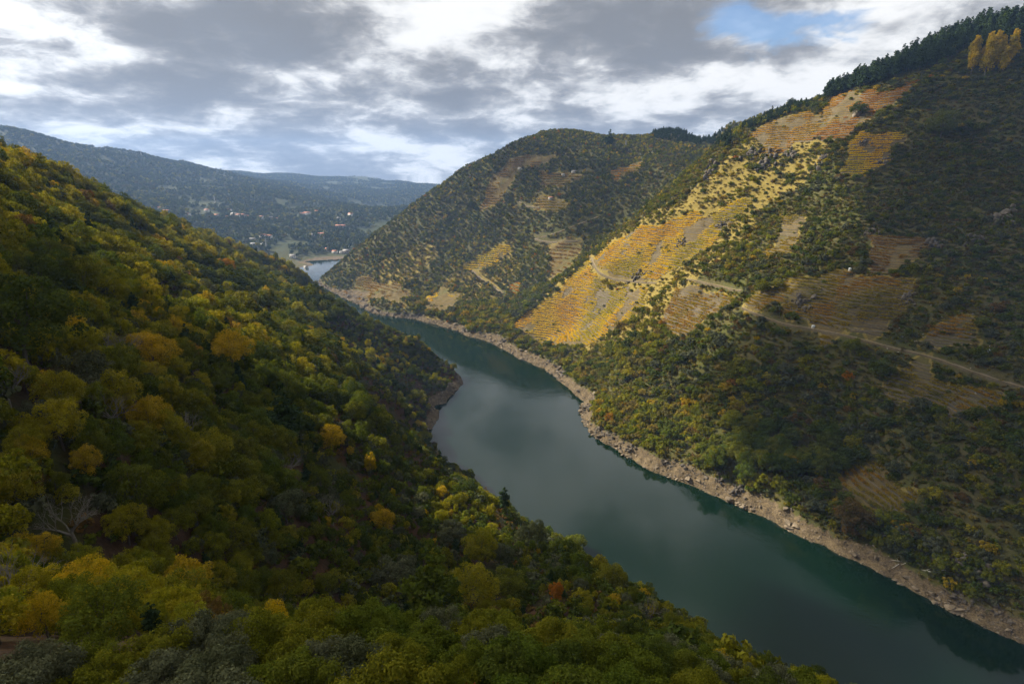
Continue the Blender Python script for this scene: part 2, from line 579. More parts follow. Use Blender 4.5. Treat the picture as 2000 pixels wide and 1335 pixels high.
class Geo:
    """collects quads of one mesh"""
    def __init__(s):
        s.v, s.f, s.a, s.m, s.n = [], [], [], [], 0

    def put(s, v, f, a=None, m=0):
        v, f = np.asarray(v, float), np.asarray(f, int)
        if f.shape[1] == 3:
            f = np.concatenate([f, f[:, 2:3]], 1)
        s.v.append(v)
        s.f.append(f + s.n)
        s.a.append(np.full(len(f), 0.5) if a is None else np.broadcast_to(a, (len(f),)))
        s.m.append(np.full(len(f), m))
        s.n += len(v)
        return s

    def mesh(s, name, mats, smooth=False):
        v, f = np.concatenate(s.v), np.concatenate(s.f)
        tri = f[:, 2] == f[:, 3]
        a, m = np.concatenate(s.a), np.concatenate(s.m)
        if tri.all():
            me = mesh_np(name, v, f[:, :3], a, m, smooth)
        elif not tri.any():
            me = mesh_np(name, v, f, a, m, smooth)
        else:
            t, q = f[tri], f[~tri]
            tt = np.concatenate([t[:, :3], q[:, [0, 1, 2]], q[:, [0, 2, 3]]])
            me = mesh_np(name, v, tt, np.concatenate([a[tri], a[~tri], a[~tri]]), np.concatenate([m[tri], m[~tri], m[~tri]]), smooth)
        for mt in mats:
            me.materials.append(mt)
        return me


def new_obj(name, me, parent=None, loc=None):
    o = bpy.data.objects.new(name, me)
    COL.objects.link(o)
    if parent is not None:
        o.parent = parent
    if loc is not None:
        o.location = loc
    return o


USED = set()


def tag(o, label, cat, group=None):
    base, k = label, 2
    o['label'] = label
    o['category'] = cat
    if group:
        o['group'] = group
    USED.add(label)
    return o


def kind(o, k, label=None):
    o['kind'] = k
    if label:
        o['label'] = label
    return o


ONES = 'zero one two three four five six seven eight nine ten eleven twelve thirteen fourteen fifteen sixteen seventeen eighteen nineteen'.split()
TENS = '- - twenty thirty forty fifty sixty seventy eighty ninety'.split()


def word(n):
    n = max(0, min(99, int(round(n))))
    return ONES[n] if n < 20 else TENS[n // 10] + ('-' + ONES[n % 10] if n % 10 else '')


SPOTS = set()


def tenths(v):
    return f'{word(int(v))} point {ONES[min(9, int(v * 10) % 10)]}'


def spot(p, top=0.0, fine=0):
    """where a thing stands in the photograph, in words"""
    px, py, _ = project(np.array([p[0], p[1], p[2] + top]))
    if fine:
        return f'{tenths(float(px) / 20)} percent across and {tenths(float(py) / 13.35)} percent down'
    t = f'{word(float(px) / 20)} percent across and {word(float(py) / 13.35)} percent down'
    if t in SPOTS:
        t = f'{tenths(float(px) / 20)} percent across, {tenths(float(py) / 13.35)} down'
    SPOTS.add(t)
    return t


def thing(name, loc, rz=0.0, sc=(1, 1, 1)):
    o = bpy.data.objects.new(name, None)
    o.empty_display_size = 0.5
    COL.objects.link(o)
    o.location = loc
    o.rotation_euler = (0, 0, rz)
    o.scale = sc
    return o


def tube(path, radii, sides=6):
    path = np.asarray(path, float)
    n = len(path)
    tang = np.gradient(path, axis=0)
    tang /= np.linalg.norm(tang, axis=1)[:, None] + 1e-9
    ref = np.where(np.abs(tang[:, 2:3]) > 0.9, np.array([[1.0, 0, 0]]), np.array([[0, 0, 1.0]]))
    u = np.cross(tang, ref)
    u /= np.linalg.norm(u, axis=1)[:, None] + 1e-9
    w = np.cross(tang, u)
    ang = np.arange(sides) / sides * 2 * math.pi
    v = path[:, None] + np.asarray(radii)[:, None, None] * (u[:, None] * np.cos(ang)[None, :, None] + w[:, None] * np.sin(ang)[None, :, None])
    idx = np.arange(n * sides).reshape(n, sides)
    f = np.stack([idx[:-1], np.roll(idx[:-1], -1, 1), np.roll(idx[1:], -1, 1), idx[1:]], -1).reshape(-1, 4)
    return v.reshape(-1, 3), f


def box(x0, x1, y0, y1, z0, z1):
    v = [(x, y, z) for z in (z0, z1) for y in (y0, y1) for x in (x0, x1)]
    f = [(0, 2, 3, 1), (4, 5, 7, 6), (0, 1, 5, 4), (2, 6, 7, 3), (0, 4, 6, 2), (1, 3, 7, 5)]
    return v, f


def leaf_quads(c, nrm, size, rng, droop=0.0):
    n = len(c)
    t = rng.normal(size=(n, 3))
    t[:, 2] -= droop
    nrm = nrm / (np.linalg.norm(nrm, axis=1)[:, None] + 1e-9)
    t -= nrm * (t * nrm).sum(1)[:, None]
    t /= np.linalg.norm(t, axis=1)[:, None] + 1e-9
    b = np.cross(nrm, t)
    s = size * rng.uniform(0.6, 1.35, n)
    a, w = t * (s * 0.62)[:, None], b * (s * 0.42)[:, None]
    k = rng.uniform(-0.25, 0.25, (n, 1)) * s[:, None] * nrm
    v = np.stack([c - a, c - w * 0.9 + k, c + a, c + w * 0.9 + k], 1).reshape(-1, 3)
    return v, np.arange(4 * n).reshape(n, 4)


# ------------------------------------------------------------------ materials
def new_mat(name):
    m = bpy.data.materials.new(name)
    m.use_nodes = True
    return m, NT(m.node_tree)


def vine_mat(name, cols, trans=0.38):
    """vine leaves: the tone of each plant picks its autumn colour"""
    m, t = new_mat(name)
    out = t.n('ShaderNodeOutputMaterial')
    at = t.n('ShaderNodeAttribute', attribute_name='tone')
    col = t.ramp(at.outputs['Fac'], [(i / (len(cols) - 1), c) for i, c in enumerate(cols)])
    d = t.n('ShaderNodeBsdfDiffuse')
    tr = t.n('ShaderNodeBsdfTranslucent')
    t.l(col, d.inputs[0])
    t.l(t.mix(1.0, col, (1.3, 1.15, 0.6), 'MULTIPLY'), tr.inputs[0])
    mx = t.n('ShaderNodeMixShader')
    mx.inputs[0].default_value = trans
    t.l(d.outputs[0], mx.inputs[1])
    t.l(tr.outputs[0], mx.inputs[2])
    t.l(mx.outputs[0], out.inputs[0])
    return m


def leaf_mat(name, cols, trans=0.34, gain=1.0):
    """leaves: colours differ from plant to plant and from leaf clump to leaf clump"""
    m, t = new_mat(name)
    out = t.n('ShaderNodeOutputMaterial')
    oi = t.n('ShaderNodeObjectInfo')
    stops = [(i / max(1, len(cols) - 1), tuple(v * gain for v in c)) for i, c in enumerate(cols)]
    base = t.ramp(oi.outputs['Random'], stops)
    at = t.n('ShaderNodeAttribute', attribute_name='tone')
    mul = t.m('MULTIPLY_ADD', at.outputs['Fac'], 1.15, 0.42)
    hsv = t.n('ShaderNodeHueSaturation')
    t.l(base, hsv.inputs['Color'])
    t.l(mul, hsv.inputs['Value'])
    t.l(t.m('MULTIPLY_ADD', at.outputs['Fac'], -0.03, 0.515), hsv.inputs['Hue'])
    d = t.n('ShaderNodeBsdfDiffuse')
    tr = t.n('ShaderNodeBsdfTranslucent')
    t.l(hsv.outputs[0], d.inputs[0])
    warm = t.mix(1.0, hsv.outputs[0], (1.35, 1.15, 0.55), 'MULTIPLY')
    t.l(warm, tr.inputs[0])
    mx = t.n('ShaderNodeMixShader')
    mx.inputs[0].default_value = trans
    t.l(d.outputs[0], mx.inputs[1])
    t.l(tr.outputs[0], mx.inputs[2])
    t.l(mx.outputs[0], out.inputs[0])
    return m


LEAF = {
    'olive green': leaf_mat('leaf_olive', [(.105, .122, .012), (.14, .142, .014), (.095, .118, .014)]),
    'yellow-green': leaf_mat('leaf_yellow_green', [(.185, .195, .014), (.24, .22, .016), (.16, .19, .016)], 0.42),
    'dark green': leaf_mat('leaf_dark_green', [(.045, .066, .012), (.064, .082, .013), (.05, .074, .016)], 0.25),
    'green': leaf_mat('leaf_green', [(.072, .105, .014), (.09, .115, .014), (.105, .12, .016)]),
    'golden yellow': leaf_mat('leaf_gold', [(.34, .25, .013), (.29, .225, .016), (.37, .28, .014)], 0.4),
    'orange': leaf_mat('leaf_orange', [(.30, .14, .012), (.26, .15, .014), (.29, .12, .014)], 0.4),
    'russet brown': leaf_mat('leaf_russet', [(.13, .082, .026), (.12, .085, .028), (.15, .09, .024)], 0.3),
    'grey-green': leaf_mat('leaf_grey', [(.078, .086, .044), (.09, .097, .054), (.068, .08, .036)], 0.15),
    'heather': leaf_mat('leaf_heather', [(.078, .068, .022), (.105, .082, .028), (.07, .075, .022), (.10, .09, .022)], 0.2),
    'pine green': leaf_mat('leaf_pine', [(.026, .046, .020), (.032, .052, .022), (.036, .058, .018)], 0.12),
    'far': leaf_mat('leaf_far', [(.035, .052, .016), (.055, .062, .02), (.045, .066, .02), (.085, .075, .025)], 0.15),
    'red': leaf_mat('leaf_red', [(.16, .016, .010), (.11, .013, .009)], 0.3),
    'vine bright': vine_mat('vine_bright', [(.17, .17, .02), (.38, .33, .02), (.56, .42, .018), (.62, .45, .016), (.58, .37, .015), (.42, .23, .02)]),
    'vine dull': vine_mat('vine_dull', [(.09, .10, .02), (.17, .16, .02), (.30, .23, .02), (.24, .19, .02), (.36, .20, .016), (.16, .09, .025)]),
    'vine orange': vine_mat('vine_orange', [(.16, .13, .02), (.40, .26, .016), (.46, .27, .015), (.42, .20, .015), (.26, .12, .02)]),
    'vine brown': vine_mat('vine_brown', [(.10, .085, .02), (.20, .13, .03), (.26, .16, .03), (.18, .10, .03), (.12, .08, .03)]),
    'broom': leaf_mat('leaf_broom', [(.17, .145, .03), (.22, .17, .035), (.14, .13, .03)], 0.3),
    'poplar yellow': leaf_mat('leaf_poplar', [(.50, .38, .018), (.46, .36, .02)], 0.42),
}


def bark_mat(name, c):
    m, t = new_mat(name)
    out = t.n('ShaderNodeOutputMaterial')
    p = t.n('ShaderNodeBsdfPrincipled')
    tc = t.n('ShaderNodeTexCoord')
    col = t.ramp(t.noise(tc.outputs['Object'], 3.0, 4), [(0.25, tuple(v * 0.6 for v in c)), (0.75, tuple(v * 1.25 for v in c))])
    t.l(col, p.inputs['Base Color'])
    p.inputs['Roughness'].default_value = 0.9
    t.l(p.outputs[0], out.inputs[0])
    return m


BARK = bark_mat('bark', (.075, .06, .045))
PALE_BARK = bark_mat('pale_bark', (.16, .14, .115))


def rock_mat(name, dark, mid, light, scale=0.35):
    m, t = new_mat(name)
    out = t.n('ShaderNodeOutputMaterial')
    p = t.n('ShaderNodeBsdfPrincipled')
    g = t.n('ShaderNodeNewGeometry')
    oi = t.n('ShaderNodeObjectInfo')
    n1 = t.noise(g.outputs['Position'], scale, 5, 0.62)
    n2 = t.noise(g.outputs['Position'], scale * 7, 4, 0.6)
    v = t.m('ADD', t.m('MULTIPLY', n1, 0.55), t.m('ADD', t.m('MULTIPLY', n2, 0.3), t.m('MULTIPLY', oi.outputs['Random'], 0.18)))
    col = t.ramp(v, [(0.3, dark), (0.52, mid), (0.75, light)])
    t.l(col, p.inputs['Base Color'])
    p.inputs['Roughness'].default_value = 0.92
    bp = t.n('ShaderNodeBump')
    bp.inputs['Strength'].default_value = 0.6
    bp.inputs['Distance'].default_value = 0.2
    t.l(n2, bp.inputs['Height'])
    t.l(bp.outputs[0], p.inputs['Normal'])
    t.l(p.outputs[0], out.inputs[0])
    return m


ROCK = rock_mat('shore_rock', (.045, .036, .028), (.14, .108, .07), (.27, .21, .14))
DARK_ROCK = rock_mat('crag_rock', (.03, .026, .022), (.08, .066, .05), (.16, .13, .095))
PALE_ROCK = rock_mat('pale_stone', (.30, .27, .23), (.40, .36, .30), (.50, .46, .40), 0.8)


def plain_mat(name, c, rough=0.85, var=0.25, scale=1.2):
    m, t = new_mat(name)
    out = t.n('ShaderNodeOutputMaterial')
    p = t.n('ShaderNodeBsdfPrincipled')
    tc = t.n('ShaderNodeTexCoord')
    col = t.ramp(t.noise(tc.outputs['Object'], scale, 5, 0.65), [(0.3, tuple(v * (1 - var) for v in c)), (0.7, tuple(min(1, v * (1 + var)) for v in c))])
    t.l(col, p.inputs['Base Color'])
    p.inputs['Roughness'].default_value = rough
    t.l(p.outputs[0], out.inputs[0])
    return m


PATH = plain_mat('dirt_track', (.165, .125, .07), 0.95, 0.22, 0.25)
BANK = plain_mat('cut_bank', (.09, .068, .034), 0.95, 0.4, 0.5)
PATH_DULL = plain_mat('grassy_track', (.16, .12, .06), 0.95, 0.3, 0.3)
WALL_WHITE = plain_mat('white_render', (.58, .56, .52), 0.8, 0.12)
WALL_STONE = plain_mat('stone_wall', (.26, .22, .17), 0.9, 0.3)
ROOF_TILE = plain_mat('clay_roof', (.34, .13, .075), 0.85, 0.25)
ROOF_GREY = plain_mat('slate_roof', (.20, .19, .19), 0.7, 0.25)
DARK = plain_mat('dark_opening', (.03, .03, .035), 0.5, 0.2)
TANK = plain_mat('white_plastic', (.72, .76, .76), 0.4, 0.06)
METAL = plain_mat('grey_metal', (.30, .31, .32), 0.5, 0.15)
SILVER_WOOD = plain_mat('bleached_wood', (.46, .42, .36), 0.9, 0.25)

# ------------------------------------------------------------------ places given by the photograph
PLOTS = {   # vineyard plots: (outline in the photo, row height step, leaf colour, stone walls?, label)
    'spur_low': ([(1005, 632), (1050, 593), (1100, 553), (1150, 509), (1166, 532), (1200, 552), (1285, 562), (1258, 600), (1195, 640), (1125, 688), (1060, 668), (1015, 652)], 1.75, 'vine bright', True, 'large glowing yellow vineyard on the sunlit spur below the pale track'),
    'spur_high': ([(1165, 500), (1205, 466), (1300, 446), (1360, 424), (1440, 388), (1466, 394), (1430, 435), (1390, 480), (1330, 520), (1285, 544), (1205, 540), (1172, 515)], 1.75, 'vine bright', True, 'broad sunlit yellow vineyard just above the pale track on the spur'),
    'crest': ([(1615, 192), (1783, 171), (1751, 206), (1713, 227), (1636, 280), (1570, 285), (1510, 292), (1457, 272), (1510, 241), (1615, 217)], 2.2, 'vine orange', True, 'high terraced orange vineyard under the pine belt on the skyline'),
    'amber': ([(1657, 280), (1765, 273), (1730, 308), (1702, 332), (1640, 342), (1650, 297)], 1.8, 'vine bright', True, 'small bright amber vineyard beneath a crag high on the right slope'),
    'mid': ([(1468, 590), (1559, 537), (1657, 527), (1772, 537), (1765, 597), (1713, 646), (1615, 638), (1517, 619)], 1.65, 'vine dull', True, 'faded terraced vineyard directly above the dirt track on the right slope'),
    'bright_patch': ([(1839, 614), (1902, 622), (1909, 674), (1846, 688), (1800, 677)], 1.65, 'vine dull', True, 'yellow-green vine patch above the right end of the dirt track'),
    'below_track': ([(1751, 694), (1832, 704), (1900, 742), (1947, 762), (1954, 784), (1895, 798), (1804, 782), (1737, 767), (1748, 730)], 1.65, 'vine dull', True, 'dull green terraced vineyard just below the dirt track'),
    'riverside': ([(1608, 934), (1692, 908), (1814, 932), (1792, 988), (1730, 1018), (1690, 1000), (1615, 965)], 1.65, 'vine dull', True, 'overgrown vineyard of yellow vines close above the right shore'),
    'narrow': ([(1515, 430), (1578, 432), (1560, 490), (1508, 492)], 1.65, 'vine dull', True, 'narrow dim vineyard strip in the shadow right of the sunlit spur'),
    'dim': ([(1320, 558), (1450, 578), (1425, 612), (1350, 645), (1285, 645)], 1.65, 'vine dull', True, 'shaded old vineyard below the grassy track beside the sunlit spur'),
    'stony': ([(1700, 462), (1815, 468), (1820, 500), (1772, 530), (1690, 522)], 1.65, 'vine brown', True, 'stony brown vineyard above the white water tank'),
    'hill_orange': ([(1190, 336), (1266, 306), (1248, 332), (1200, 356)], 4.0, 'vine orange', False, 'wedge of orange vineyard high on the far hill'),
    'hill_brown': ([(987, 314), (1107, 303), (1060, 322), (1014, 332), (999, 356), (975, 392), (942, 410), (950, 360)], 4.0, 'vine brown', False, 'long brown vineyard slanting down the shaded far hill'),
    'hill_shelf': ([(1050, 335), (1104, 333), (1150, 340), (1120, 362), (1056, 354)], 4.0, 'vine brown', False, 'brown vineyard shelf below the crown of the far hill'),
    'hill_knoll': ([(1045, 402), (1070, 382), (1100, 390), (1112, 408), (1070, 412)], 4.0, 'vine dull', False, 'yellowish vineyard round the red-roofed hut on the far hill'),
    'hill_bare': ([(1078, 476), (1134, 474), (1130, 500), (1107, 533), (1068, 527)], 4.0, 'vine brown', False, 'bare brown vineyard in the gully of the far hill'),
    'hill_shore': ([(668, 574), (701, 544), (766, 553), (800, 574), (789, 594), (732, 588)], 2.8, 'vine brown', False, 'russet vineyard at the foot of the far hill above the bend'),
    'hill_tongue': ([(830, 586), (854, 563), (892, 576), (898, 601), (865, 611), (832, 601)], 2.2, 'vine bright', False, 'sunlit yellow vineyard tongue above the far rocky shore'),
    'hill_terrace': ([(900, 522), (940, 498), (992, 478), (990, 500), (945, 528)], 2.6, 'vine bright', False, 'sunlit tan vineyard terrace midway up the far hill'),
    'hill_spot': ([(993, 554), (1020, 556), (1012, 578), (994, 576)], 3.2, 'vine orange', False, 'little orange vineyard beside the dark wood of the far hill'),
}
for k in PLOTS:
    o_, *rest = PLOTS[k]
    g = pick([p[0] for p in o_], [p[1] for p in o_])
    PLOTS[k] = ([tuple(q) for q in g if not np.isnan(q[0])], *rest)

# open golden grass between bushes on the sunlit spur and the lower far hill
GOLD = [[(1000, 636), (1060, 580), (1150, 500), (1250, 430), (1340, 385), (1400, 325), (1470, 262), (1560, 225), (1650, 255), (1640, 300), (1570, 350), (1480, 420), (1440, 490), (1350, 560), (1260, 650), (1130, 692), (1060, 672)],
        [(815, 600), (860, 556), (930, 498), (1000, 466), (1015, 520), (985, 560), (915, 612), (860, 620)], [(690, 560), (740, 520), (840, 470), (860, 500), (790, 560), (720, 590)]]
GOLD = [[tuple(q) for q in pick([p[0] for p in o_], [p[1] for p in o_]) if not np.isnan(q[0])] for o_ in GOLD]


def in_gold(x, y):
    m = np.zeros(len(x), bool)
    for o_ in GOLD:
        m |= in_plot(x, y, o_)
    return m


TRACKS = [
    ('dirt_track', [(1450, 600), (1475, 612), (1510, 626), (1540, 635), (1590, 641), (1640, 652), (1690, 664), (1730, 676), (1790, 688), (1850, 706), (1900, 726), (1950, 742), (2000, 757), (2030, 765)], 1.6, PATH, 'long dirt track crossing the right slope towards the frame edge'),
    ('dirt_track', [(1152, 500), (1162, 516), (1168, 530), (1185, 540), (1212, 545), (1240, 549), (1275, 552), (1285, 553)], 2.1, PATH, 'pale dirt track curving round the sunlit vineyard spur'),
    ('dirt_track', [(1340, 545), (1380, 552), (1410, 558), (1450, 568)], 2.0, PATH_DULL, 'short grassy track right of the sunlit spur'),
    ('dirt_track', [(925, 528), (935, 542), (955, 552), (970, 566), (985, 573)], 3.6, PATH, 'pale track dropping down the lower far hill'),
    ('dirt_track', [(1014, 394), (1030, 403), (1055, 405)], 3.4, PATH, 'short pale track by the knoll of the far hill'),
    ('dirt_track', [(1168, 423), (1150, 430), (1115, 443), (1075, 459), (1042, 465), (1055, 470), (1085, 472), (1130, 470)], 3.0, PATH, 'hairpin track across the shaded face of the far hill'),
]
TRACK_PTS = []
for i, (n_, px_, *rest) in enumerate(TRACKS):
    t_ = np.linspace(0, len(px_) - 1, (len(px_) - 1) * 6 + 1)
    xs = np.interp(t_, range(len(px_)), [p[0] for p in px_])
    ys = np.interp(t_, range(len(px_)), [p[1] for p in px_])
    g = pick(xs, ys)
    g = g[~np.isnan(g[:, 0])]
    # smooth, even spacing
    for _ in range(6):
        g[1:-1] = (g[:-2] + g[1:-1] * 2 + g[2:]) / 4
    g2 = resample(g[:, :2], 2.5)
    z = H(g2[:, 0], g2[:, 1])
    for _ in range(8):
        z[1:-1] = (z[:-2] + z[1:-1] * 2 + z[2:]) / 4
    TRACK_PTS.append(np.concatenate([g2, z[:, None]], 1))
ALL_TRACK = np.concatenate([t[::2, :2] for t in TRACK_PTS])


def track_dist(x, y):
    out = np.full(len(x), 1e9)
    for i in range(0, len(x), 20000):
        d = (x[i:i + 20000, None] - ALL_TRACK[None, :, 0]) ** 2 + (y[i:i + 20000, None] - ALL_TRACK[None, :, 1]) ** 2
        out[i:i + 20000] = np.sqrt(d.min(1))
    return out


def shore_dist(x, y):
    S = np.concatenate([RSH, LSH])
    out = np.full(len(x), 1e9)
    for i in range(0, len(x), 20000):
        d = (x[i:i + 20000, None] - S[None, :, 0]) ** 2 + (y[i:i + 20000, None] - S[None, :, 1]) ** 2
        out[i:i + 20000] = np.sqrt(d.min(1))
    return out


def left_bank(x, y):
    """True on the camera's side of the river (near stretch)"""
    dl = np.full(len(x), 1e9)
    dr = np.full(len(x), 1e9)
    for i in range(0, len(x), 20000):
        a, b = x[i:i + 20000, None], y[i:i + 20000, None]
        dl[i:i + 20000] = ((a - LSH[None, :, 0]) ** 2 + (b - LSH[None, :, 1]) ** 2).min(1)
        dr[i:i + 20000] = ((a - RSH[None, :, 0]) ** 2 + (b - RSH[None, :, 1]) ** 2).min(1)
    return dl < dr


# ------------------------------------------------------------------ the land
def band_height(x, y):
    """upper edge of the bare drawdown zone above the water"""
    rg = np.hypot(x, y)
    base = np.interp(rg, [0, 900, 1100], [5.2, 4.6, 1.2])
    return base + 3.0 * (fbm(x, y, 40, 3, 61) - 0.5) * 2


def build_terrain():
    nx, ny = len(GX), len(GY)
    x, y, z = XX.ravel(), YY.ravel(), ZZ.ravel()
    idx = np.arange(nx * ny).reshape(nx, ny)
    q = np.stack([idx[:-1, :-1], idx[1:, :-1], idx[1:, 1:], idx[:-1, 1:]], -1).reshape(-1, 4)
    me = mesh_np('terrain', np.stack([x, y, z], -1), q, smooth=True)
    rock = 1 - smoothstep(z - band_height(x, y), -0.8, 1.2)
    soil = np.zeros(len(x))
    for k, (poly, *_r) in PLOTS.items():
        soil = np.maximum(soil, in_plot(x, y, poly).astype(float))
    soil = np.maximum(soil, 0.6 * in_gold(x, y))
    left = np.zeros(len(x))
    near = np.hypot(x, y) < 1100
    left[near] = left_bank(x[near], y[near])
    c = me.attributes.new('zone', 'FLOAT_COLOR', 'POINT')
    far = smoothstep(np.hypot(x, y), 1250, 1500)
    arr = np.stack([rock, soil, left, far], -1).astype(np.float32)
    c.data.foreach_set('color', arr.ravel())
    m, t = new_mat('land')
    out = t.n('ShaderNodeOutputMaterial')
    p = t.n('ShaderNodeBsdfPrincipled')
    p.inputs['Roughness'].default_value = 0.95
    p.inputs['Specular IOR Level'].default_value = 0.15
    g = t.n('ShaderNodeNewGeometry')
    at = t.n('ShaderNodeAttribute', attribute_name='zone')
    sp = t.n('ShaderNodeSeparateColor')
    t.l(at.outputs['Color'], sp.inputs[0])
    P = g.outputs['Position']
    n_big = t.noise(P, 0.03, 5, 0.6)
    n_mid = t.noise(P, 0.25, 5, 0.65)
    n_fine = t.noise(P, 1.4, 4, 0.65)
    v = t.m('ADD', t.m('MULTIPLY', n_mid, 0.5), t.m('MULTIPLY', n_fine, 0.5))
    scrub = t.ramp(v, [(0.3, (.042, .04, .012)), (0.5, (.075, .066, .022)), (0.7, (.12, .094, .036))])
    scrub = t.mix(t.smooth(n_big, 0.42, 0.62), scrub, t.ramp(v, [(0.3, (.038, .044, .012)), (0.7, (.088, .085, .022))]))
    floor_ = t.ramp(v, [(0.3, (.022, .016, .008)), (0.5, (.055, .030, .014)), (0.72, (.10, .048, .02))])
    floor_ = t.mix(t.smooth(n_big, 0.45, 0.6), floor_, t.ramp(v, [(0.3, (.02, .024, .006)), (0.7, (.055, .058, .013))]))
    soil_c = t.ramp(v, [(0.3, (.055, .042, .014)), (0.5, (.11, .08, .028)), (0.72, (.18, .128, .048))])
    soil_c = t.mix(t.smooth(n_big, 0.48, 0.66), soil_c, t.ramp(v, [(0.3, (.045, .045, .012)), (0.7, (.12, .105, .03))]))
    rock_c = t.ramp(v, [(0.36, (.022, .018, .013)), (0.46, (.075, .055, .032)), (0.58, (.145, .108, .062)), (0.74, (.25, .195, .125))])
    far_c = t.ramp(t.m('ADD', t.m('MULTIPLY', n_big, 0.6), t.m('MULTIPLY', n_mid, 0.4)), [(0.35, (.026, .038, .013)), (0.55, (.036, .044, .016)), (0.68, (.055, .055, .022)), (0.8, (.09, .072, .036))])
    col = t.mix(sp.outputs[2], scrub, floor_)
    grass_c = t.ramp(v, [(0.3, (.10, .08, .018)), (0.5, (.19, .145, .035)), (0.72, (.28, .21, .065))])
    col = t.mix(t.smooth(sp.outputs[1], 0.05, 0.5), col, grass_c)
    col = t.mix(t.smooth(sp.outputs[1], 0.68, 0.95), col, soil_c)
    col = t.mix(at.outputs['Alpha'], col, far_c)
    col = t.mix(t.smooth(t.m('MULTIPLY_ADD', n_mid, 0.5, t.m('SUBTRACT', sp.outputs[0], 0.25)), 0.3, 0.7), col, rock_c)
    t.l(col, p.inputs['Base Color'])
    bp = t.n('ShaderNodeBump')
    bp.inputs['Strength'].default_value = 0.7
    bp.inputs['Distance'].default_value = 0.9
    t.l(v, bp.inputs['Height'])
    t.l(bp.outputs[0], p.inputs['Normal'])
    t.l(p.outputs[0], out.inputs[0])
    me.materials.append(m)
    kind(new_obj('terrain', me), 'structure', 'steep wooded valley sides, hills and far mountains')


def build_water():
    v = [(-1400, -1400, 0), (2400, -1400, 0), (2400, 2300, 0), (-1400, 2300, 0)]
    me = mesh_np('river', v, [(0, 1, 2, 3)])
    m, t = new_mat('river_water')
    out = t.n('ShaderNodeOutputMaterial')
    p = t.n('ShaderNodeBsdfPrincipled')
    p.inputs['Base Color'].default_value = (.0022, .0105, .0058, 1)
    p.inputs['Roughness'].default_value = 0.06
    p.inputs['IOR'].default_value = 1.42
    g = t.n('ShaderNodeNewGeometry')
    n1 = t.noise(g.outputs['Position'], 0.9, 3, 0.6)
    n2 = t.noise(g.outputs['Position'], 0.16, 3, 0.6)
    patch = t.smooth(t.noise(g.outputs['Position'], 0.014, 4, 0.65), 0.42, 0.66)
    h = t.m('ADD', t.m('MULTIPLY', n1, 0.35), n2)
    bp = t.n('ShaderNodeBump')
    bp.inputs['Distance'].default_value = 0.35
    t.l(t.m('MULTIPLY_ADD', patch, 0.24, 0.03), bp.inputs['Strength'])
    t.l(h, bp.inputs['Height'])
    t.l(bp.outputs[0], p.inputs['Normal'])
    t.l(p.outputs[0], out.inputs[0])
    me.materials.append(m)
    kind(new_obj('river_water', me), 'structure', 'dark green river winding between the slopes')


build_terrain()
build_water()


def build_tracks():
    for (n_, px_, width, mat, label), c in zip(TRACKS, TRACK_PTS):
        tn = np.gradient(c[:, :2], axis=0)
        tn /= np.linalg.norm(tn, axis=1)[:, None] + 1e-9
        nr = np.stack([-tn[:, 1], tn[:, 0]], -1)
        gx, gy = slope(c[:, 0], c[:, 1])
        s = np.sign((nr * np.stack([gx, gy], -1)).sum(1) + 1e-9)
        nr = nr * s[:, None]                      # uphill side
        w = width / 2 * (1 + 0.55 * (fbm(c[:, 0], c[:, 1], 14, 3, 5) - 0.5) * 2)
        cols = []
        zt = c[:, 2] + 0.35
        for off, dz, ground in ((1.0, 0.1, False), (0.33, 0.06, False), (-0.33, 0.03, False), (-1.0, 0, False), (-1.6, 0, True)):
            xy = c[:, :2] + nr * (w * off)[:, None]
            z = zt + dz + (0.04 * (off > 0.9)) if not ground else np.minimum(H(xy[:, 0], xy[:, 1]) - 0.3, zt - 0.5)
            cols.append(np.concatenate([xy, np.asarray(z)[:, None]], 1))
        # cut bank on the uphill side
        xy = c[:, :2] + nr * (w * 1.5)[:, None]
        top = np.concatenate([xy, np.maximum(H(xy[:, 0], xy[:, 1]) + 0.12, zt)[:, None]], 1)
        cols = [top] + cols
        v = np.stack(cols, 1)
        n, k = v.shape[:2]
        idx = np.arange(n * k).reshape(n, k)
        f = np.stack([idx[:-1, :-1], idx[1:, :-1], idx[1:, 1:], idx[:-1, 1:]], -1).reshape(-1, 4)
        band = np.tile(np.array([1, 0, 0, 0, 1]), n - 1)
        me = mesh_np(n_, v.reshape(-1, 3), f, mat_index=band, smooth=True)
        me.materials.append(mat)
        me.materials.append(BANK)
        kind(new_obj(n_, me), 'structure', label)


build_tracks()


# ------------------------------------------------------------------ plants: a few shapes of each kind
def crown_lobes(rng, R_, h0, h1, n_lobes, spread=0.86, lobe=(0.10, 0.29)):
    zc, b = (h0 + h1) / 2, (h1 - h0) / 2
    out = [(np.array([0, 0, zc]), 0.62 * min(R_, b))]
    for i in range(n_lobes):
        ga = i * 2.399 + rng.uniform(-0.5, 0.5)
        up = 1 - 1.55 * (i + 0.5) / n_lobes + rng.uniform(-0.12, 0.12)
        up = max(-0.75, min(1, up))
        rr = math.sqrt(max(0, 1 - up * up))
        s = spread * rng.uniform(0.68, 1.18)
        out.append((np.array([math.cos(ga) * rr * s * R_, math.sin(ga) * rr * s * R_, zc + up * s * b]), R_ * rng.uniform(*lobe)))
    return out


